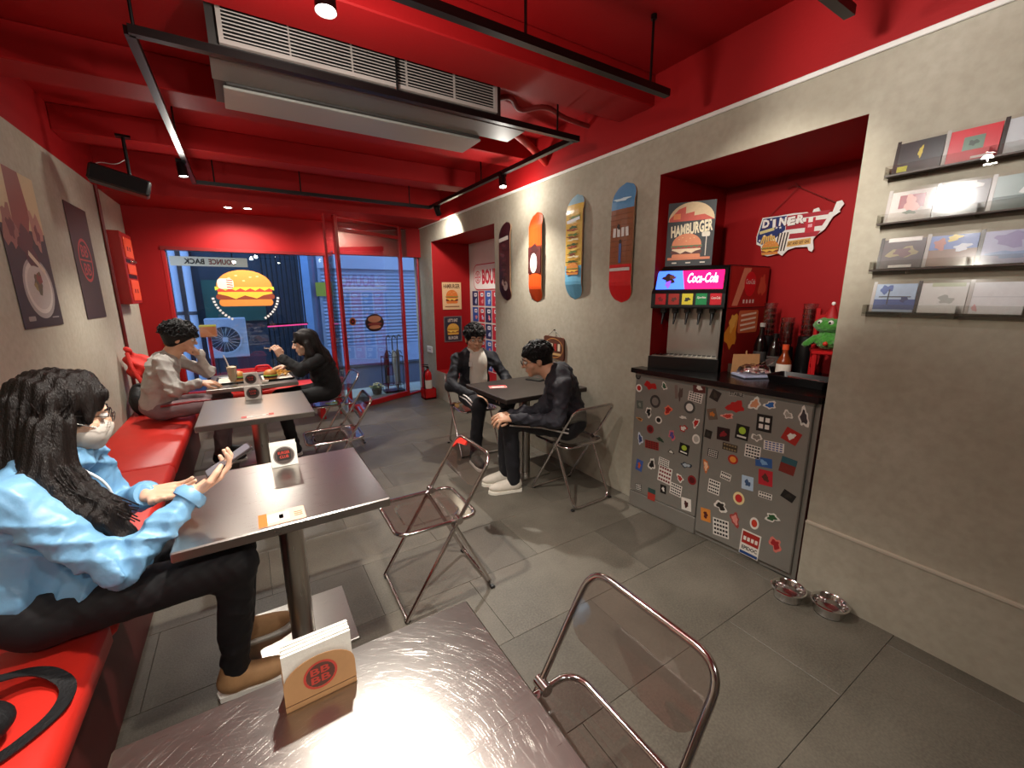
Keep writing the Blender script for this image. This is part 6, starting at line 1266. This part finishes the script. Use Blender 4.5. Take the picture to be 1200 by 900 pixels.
t = thing('smartphone', 'dark smartphone held by the person in the light blue jacket', 'phone', PH); Mx = Matrix.Identity(4)
for i in range(3): Mx[i][0] = pl[i]; Mx[i][1] = pa[i]; Mx[i][2] = -pn[i] if False else pn[i]
mb = MB(); mb.box(-.037, .037, -.076, .076, -.0045, .0045, pm('phone_case', '#2c2526', .35, var=.1), Mx, .003); mb.build('phone_body', t); mb = MB(); mb.flat(rrect(0, 0, .066, .142, .008), .0049, pm('phone_lit', '#6d6a72', .1, emit=.15), Mx); mb.build('phone_screen', t); mb = MB(); mb.box(-.03, -.008, .04, .066, -.0065, -.0045, black_plastic, Mx, .001); mb.build('camera_bump', t)
# ---- man in the grey sweatshirt
gs = pm('grey_sweatshirt', '#a9a49e', .85, var=.06, vs=30); mv = pm('mauve_trousers', '#7d6668', .8, var=.08, vs=30); bsh = pm('black_shoe', '#161416', .6, var=.1)
J = dict(pelvis=(-.70, 4.40, .575), chest=(-.625, 4.37, .87), neck=(-.545, 4.365, 1.01), head=(-.475, 4.36, 1.115), face=(.97, -.12, -.2), shR=(-.60, 4.185, .95), shL=(-.585, 4.545, .95), elR=(-.53, 4.08, .735), elL=(-.345, 4.54, .797), wrR=(-.365, 4.02, .792), wrL=(-.385, 4.43, .985),
         hipR=(-.66, 4.30, .545), hipL=(-.66, 4.50, .545), knR=(-.26, 4.30, .555), knL=(-.25, 4.52, .555), anR=(-.33, 4.33, .09), anL=(-.30, 4.54, .09))
t, org, B = person('man in a pale grey sweatshirt sitting at the end of the bench', (-.70, 4.40, .455), J, gs, mv, bsh, .0065, .008, (48, .011, 12), skin, (hand(J['wrR'], (.8, .2, -.1), (0, .3, -1), -1, .5, 1.0), hand(J['wrL'], (-.35, -.55, .6), (-.6, -.3, .2), 1, .7, 1.0)), (.058, .054, .044), (.128, .132), toes={'L': (1, 0), 'R': (1, -.1)})
face_parts(t, org, J['head'], B); hair_short(t, org, J['head'], B, hair_blk, .016, 5, .03)
mb = MB(); w2 = .004
mb.tube([Vector(p) - org for p in ((-.66, 4.212, .60), (-.45, 4.212, .612), (-.26, 4.235, .60))], .009, flatc('#8d1f24'), 8); mb.build('side_stripe', t, 60)
# ---- woman in the black coat
bc = pm('black_coat', '#0e0d0f', .8, var=.3, vs=15)
J = dict(pelvis=(.60, 4.34, .58), chest=(.55, 4.30, .83), neck=(.485, 4.265, .945), head=(.425, 4.225, 1.035), face=(-.95, -.05, -.15), shR=(.52, 4.47, .88), shL=(.50, 4.12, .885), elR=(.42, 4.60, .735), elL=(.345, 4.02, .82), wrR=(.285, 4.53, .80), wrL=(.215, 4.10, .935),
         hipR=(.56, 4.44, .55), hipL=(.56, 4.24, .55), knR=(.18, 4.45, .53), knL=(.18, 4.22, .53), anR=(.24, 4.44, .09), anL=(.235, 4.20, .09))
t, org, B = person('woman in a black coat with long dark hair at the window table', (.60, 4.34, .44), J, bc, bc, bsh, .0065, .009, (42, .009, 21), skin_f, (hand(J['wrL'], (-.25, .15, .9), (-.6, .7, 0), -1, 1.0, .95), hand(J['wrR'], (-.9, .05, -.08), (0, 0, -1), 1, .3, .95)), (.058, .056, .050), (.128, .132), toes={'L': (-1, 0), 'R': (-1, 0)})
face_parts(t, org, J['head'], B); c = np.array(J['head']); q = lambda x, y, z: tuple(c + B @ np.array([x, y, z]))
P = [('k', .02), ('+', 'e', q(-.02, 0, .035), (.105, .088, .092), B), ('+', 'e', q(-.045, 0, -.03), (.075, .085, .10), B), ('k', .012), ('-', 'e', q(.11, 0, -.04), (.085, .08, .09), B), ('k', .025)] + limb((q(-.05, 0, -.04), .08), ((.56, 4.24, .86), .075), ((.60, 4.25, .72), .05)) + limb((q(-.0, .088, .0), .026), (q(.0, .10, -.10), .035), ((.47, 4.12, .84), .028)) + limb((q(-.0, -.088, .0), .026), (q(.0, -.10, -.10), .03), ((.47, 4.36, .84), .025)) + limb((q(.06, .03, .10), .014), (q(.085, .055, .03), .012))
solid_obj('hair', P, .007, hair_brn, t, org, .02, lambda x, y, z: .003 * np.sin(140 * (x * .6 + y) + 10 * z))
mb = MB(); w2 = Vector(J['wrL']) - org; mb.tube([w2 + Vector((.01, -.005, -.03)), w2 + Vector((.004, -.002, -.008))], .034, flatc('#d9d2c8'), 14); mb.build('cuff', t, 50)
mb = MB(); a = Vector((.215, 4.12, 1.0)); mb.tube([a + Vector((.015, .01, -.02)), a + Vector((-.085, -.03, .022))], .003, chrome, 8); mb.tube([a + Vector((-.085, -.03, .022)), a + Vector((-.115, -.04, .028))], [.004, .009], chrome, 8); tag(mb.build('fork', None, 60), 'small fork raised in the hand of the woman in black', 'fork')
# ---- man in white polo and dark track jacket, facing the room
nv = pm('navy_jacket', '#15161f', .7, var=.2, vs=20); wp_ = pm('white_polo', '#d6d1c6', .75, var=.04, vs=30); nt_ = pm('navy_trousers', '#15141b', .75, var=.2, vs=20); strp = flatc('#d9d4d0')
J = dict(pelvis=(1.72, 3.42, .575), chest=(1.73, 3.41, .85), neck=(1.72, 3.39, .975), head=(1.71, 3.355, 1.065), face=(-.28, -.95, -.12), shR=(1.565, 3.42, .885), shL=(1.885, 3.385, .885), elR=(1.46, 3.36, .67), elL=(1.99, 3.27, .69), wrR=(1.58, 3.17, .60), wrL=(1.86, 3.12, .62),
         hipR=(1.62, 3.36, .55), hipL=(1.81, 3.36, .55), knR=(1.55, 3.00, .55), knL=(1.83, 2.99, .55), anR=(1.55, 3.09, .09), anL=(1.83, 3.07, .09))
t, org, B = person('man in a white polo and dark jacket facing into the room', (1.72, 3.42, .44), J, nv, nt_, bsh, .0065, .008, (50, .009, 31), skin, (hand(J['wrR'], (.5, -.6, -.2), (0, 0, -1), 1, .5), hand(J['wrL'], (-.5, -.6, -.2), (0, 0, -1), -1, .5)), (.056, .050, .043), (.12, .126), toes={'L': (-.05, -1), 'R': (-.1, -1)})
face_parts(t, org, J['head'], B, True); hair_short(t, org, J['head'], B, hair_blk, .006, 9, .025)
ch = np.array(J['chest']); lat = unit(np.array(J['shL']) - np.array(J['shR'])); fwv = np.array((-.10, -.995, 0))
R3 = np.stack([fwv, lat, np.cross(fwv, lat)], 1)
solid_obj('polo_shirt', [('k', .03), ('+', 'e', ch + fwv * .085 + np.array((0, 0, -.0)), (.075, .085, .14), R3), ('+', 'e', ch + fwv * .075 + np.array((0, 0, -.14)), (.08, .088, .14), R3), ('+', 'c', np.array(J['neck']) + fwv * .02 + np.array((0, 0, -.05)), ch + fwv * .06, .066, .07)], .008, wp_, t, org, .03)
mb = MB(); nk = Vector(J['neck']) - org
mb.tube([nk + Vector((-.062, -.02, .0)), nk + Vector((-.05, -.075, -.025)), nk + Vector((-.012, -.105, -.06))], [.012, .014, .010], wp_, 8); mb.tube([nk + Vector((.06, -.03, .0)), nk + Vector((.04, -.08, -.025)), nk + Vector((-.006, -.105, -.06))], [.012, .014, .010], wp_, 8); mb.build('collar', t, 60)
mb = MB(); mb.tube([nk + Vector((-.072, -.0, .012)), nk + Vector((-.066, -.06, -.012)), nk + Vector((-.05, -.085, -.04))], .004, strp, 6); mb.build('collar_stripe', t, 60)
mb = MB(); mb.flat(rrect(0, 0, .03, .045, .008), 0, strp, frame(Vector((1.615, 3.262, .86)) - org, (1, -.15, 0))); mb.build('chest_badge', t)
mb = MB(); mb.tube([Vector(p) - org for p in ((1.528, 3.30, .60), (1.50, 3.12, .612), (1.487, 2.99, .59))], .006, strp, 8); mb.tube([Vector(p) - org for p in ((1.522, 3.30, .575), (1.492, 3.12, .587), (1.482, 2.99, .565))], .006, strp, 8); mb.build('side_stripe', t, 60)
# ---- man in the dark hooded jacket, in profile
hd = pm('charcoal_hoodie', '#1d1c25', .75, var=.2, vs=16); ws = pm('white_sneaker', '#cfc6b8', .6, var=.08, vs=30)
J = dict(pelvis=(1.86, 2.205, .565), chest=(1.825, 2.25, .80), neck=(1.78, 2.345, .915), head=(1.725, 2.425, .99), face=(-.86, .42, -.22), shL=(1.74, 2.13, .845), shR=(1.915, 2.40, .845), elL=(1.655, 2.08, .635), elR=(1.70, 2.325, .655), wrL=(1.445, 2.32, .63), wrR=(1.47, 2.40, .63),
         hipL=(1.80, 2.15, .535), hipR=(1.89, 2.28, .535), knL=(1.50, 2.425, .575), knR=(1.56, 2.58, .56), anL=(1.56, 2.48, .09), anR=(1.585, 2.64, .09))
HLm = hand(J['wrL'], (-.6, .72, -.05), (.3, .3, -.9), -1, .7, 1.0); HRm = hand(J['wrR'], (-.75, -.2, .0), (-.2, .4, -.9), 1, .7, 1.0)
t, org, B = person('man in a dark hooded jacket leaning over his folded hands', (1.86, 2.205, .44), J, hd, nt_, ws, .006, .008, (50, .010, 41), skin, (HLm, HRm), (.058, .052, .044), (.128, .134), (.080, .064, .054), shoesole=flatc('#e2dccf'), toes={'L': (-.95, .30), 'R': (-.95, .2)},
                   extra_top=(('k', .03), ('+', 'e', (1.85, 2.32, .925), (.085, .10, .055)), ('+', 'c', (1.79, 2.24, .92), (1.89, 2.39, .915), .05, .05)))
face_parts(t, org, J['head'], B, True); hair_short(t, org, J['head'], B, hair_blk, .004, 13, .01)
mb = MB(); mb.tube([Vector(p) - org for p in ((1.755, 2.085, .56), (1.62, 2.222, .598), (1.466, 2.365, .60))], .006, strp, 8); mb.tube([Vector(p) - org for p in ((1.745, 2.075, .535), (1.61, 2.207, .565), (1.453, 2.357, .568))], .006, strp, 8); mb.build('side_stripe', t, 60)
mb = MB(); w2 = Vector((1.405, 2.42, .60)); mb.box(-.035, .03, -.02, .02, -.012, .012, flatc('#d9d6cc'), TR(w2.x, w2.y, w2.z, .6), .008); tag(mb.build('paper_tissue'), 'crumpled white tissue in the folded hands of the hooded man', 'tissue')
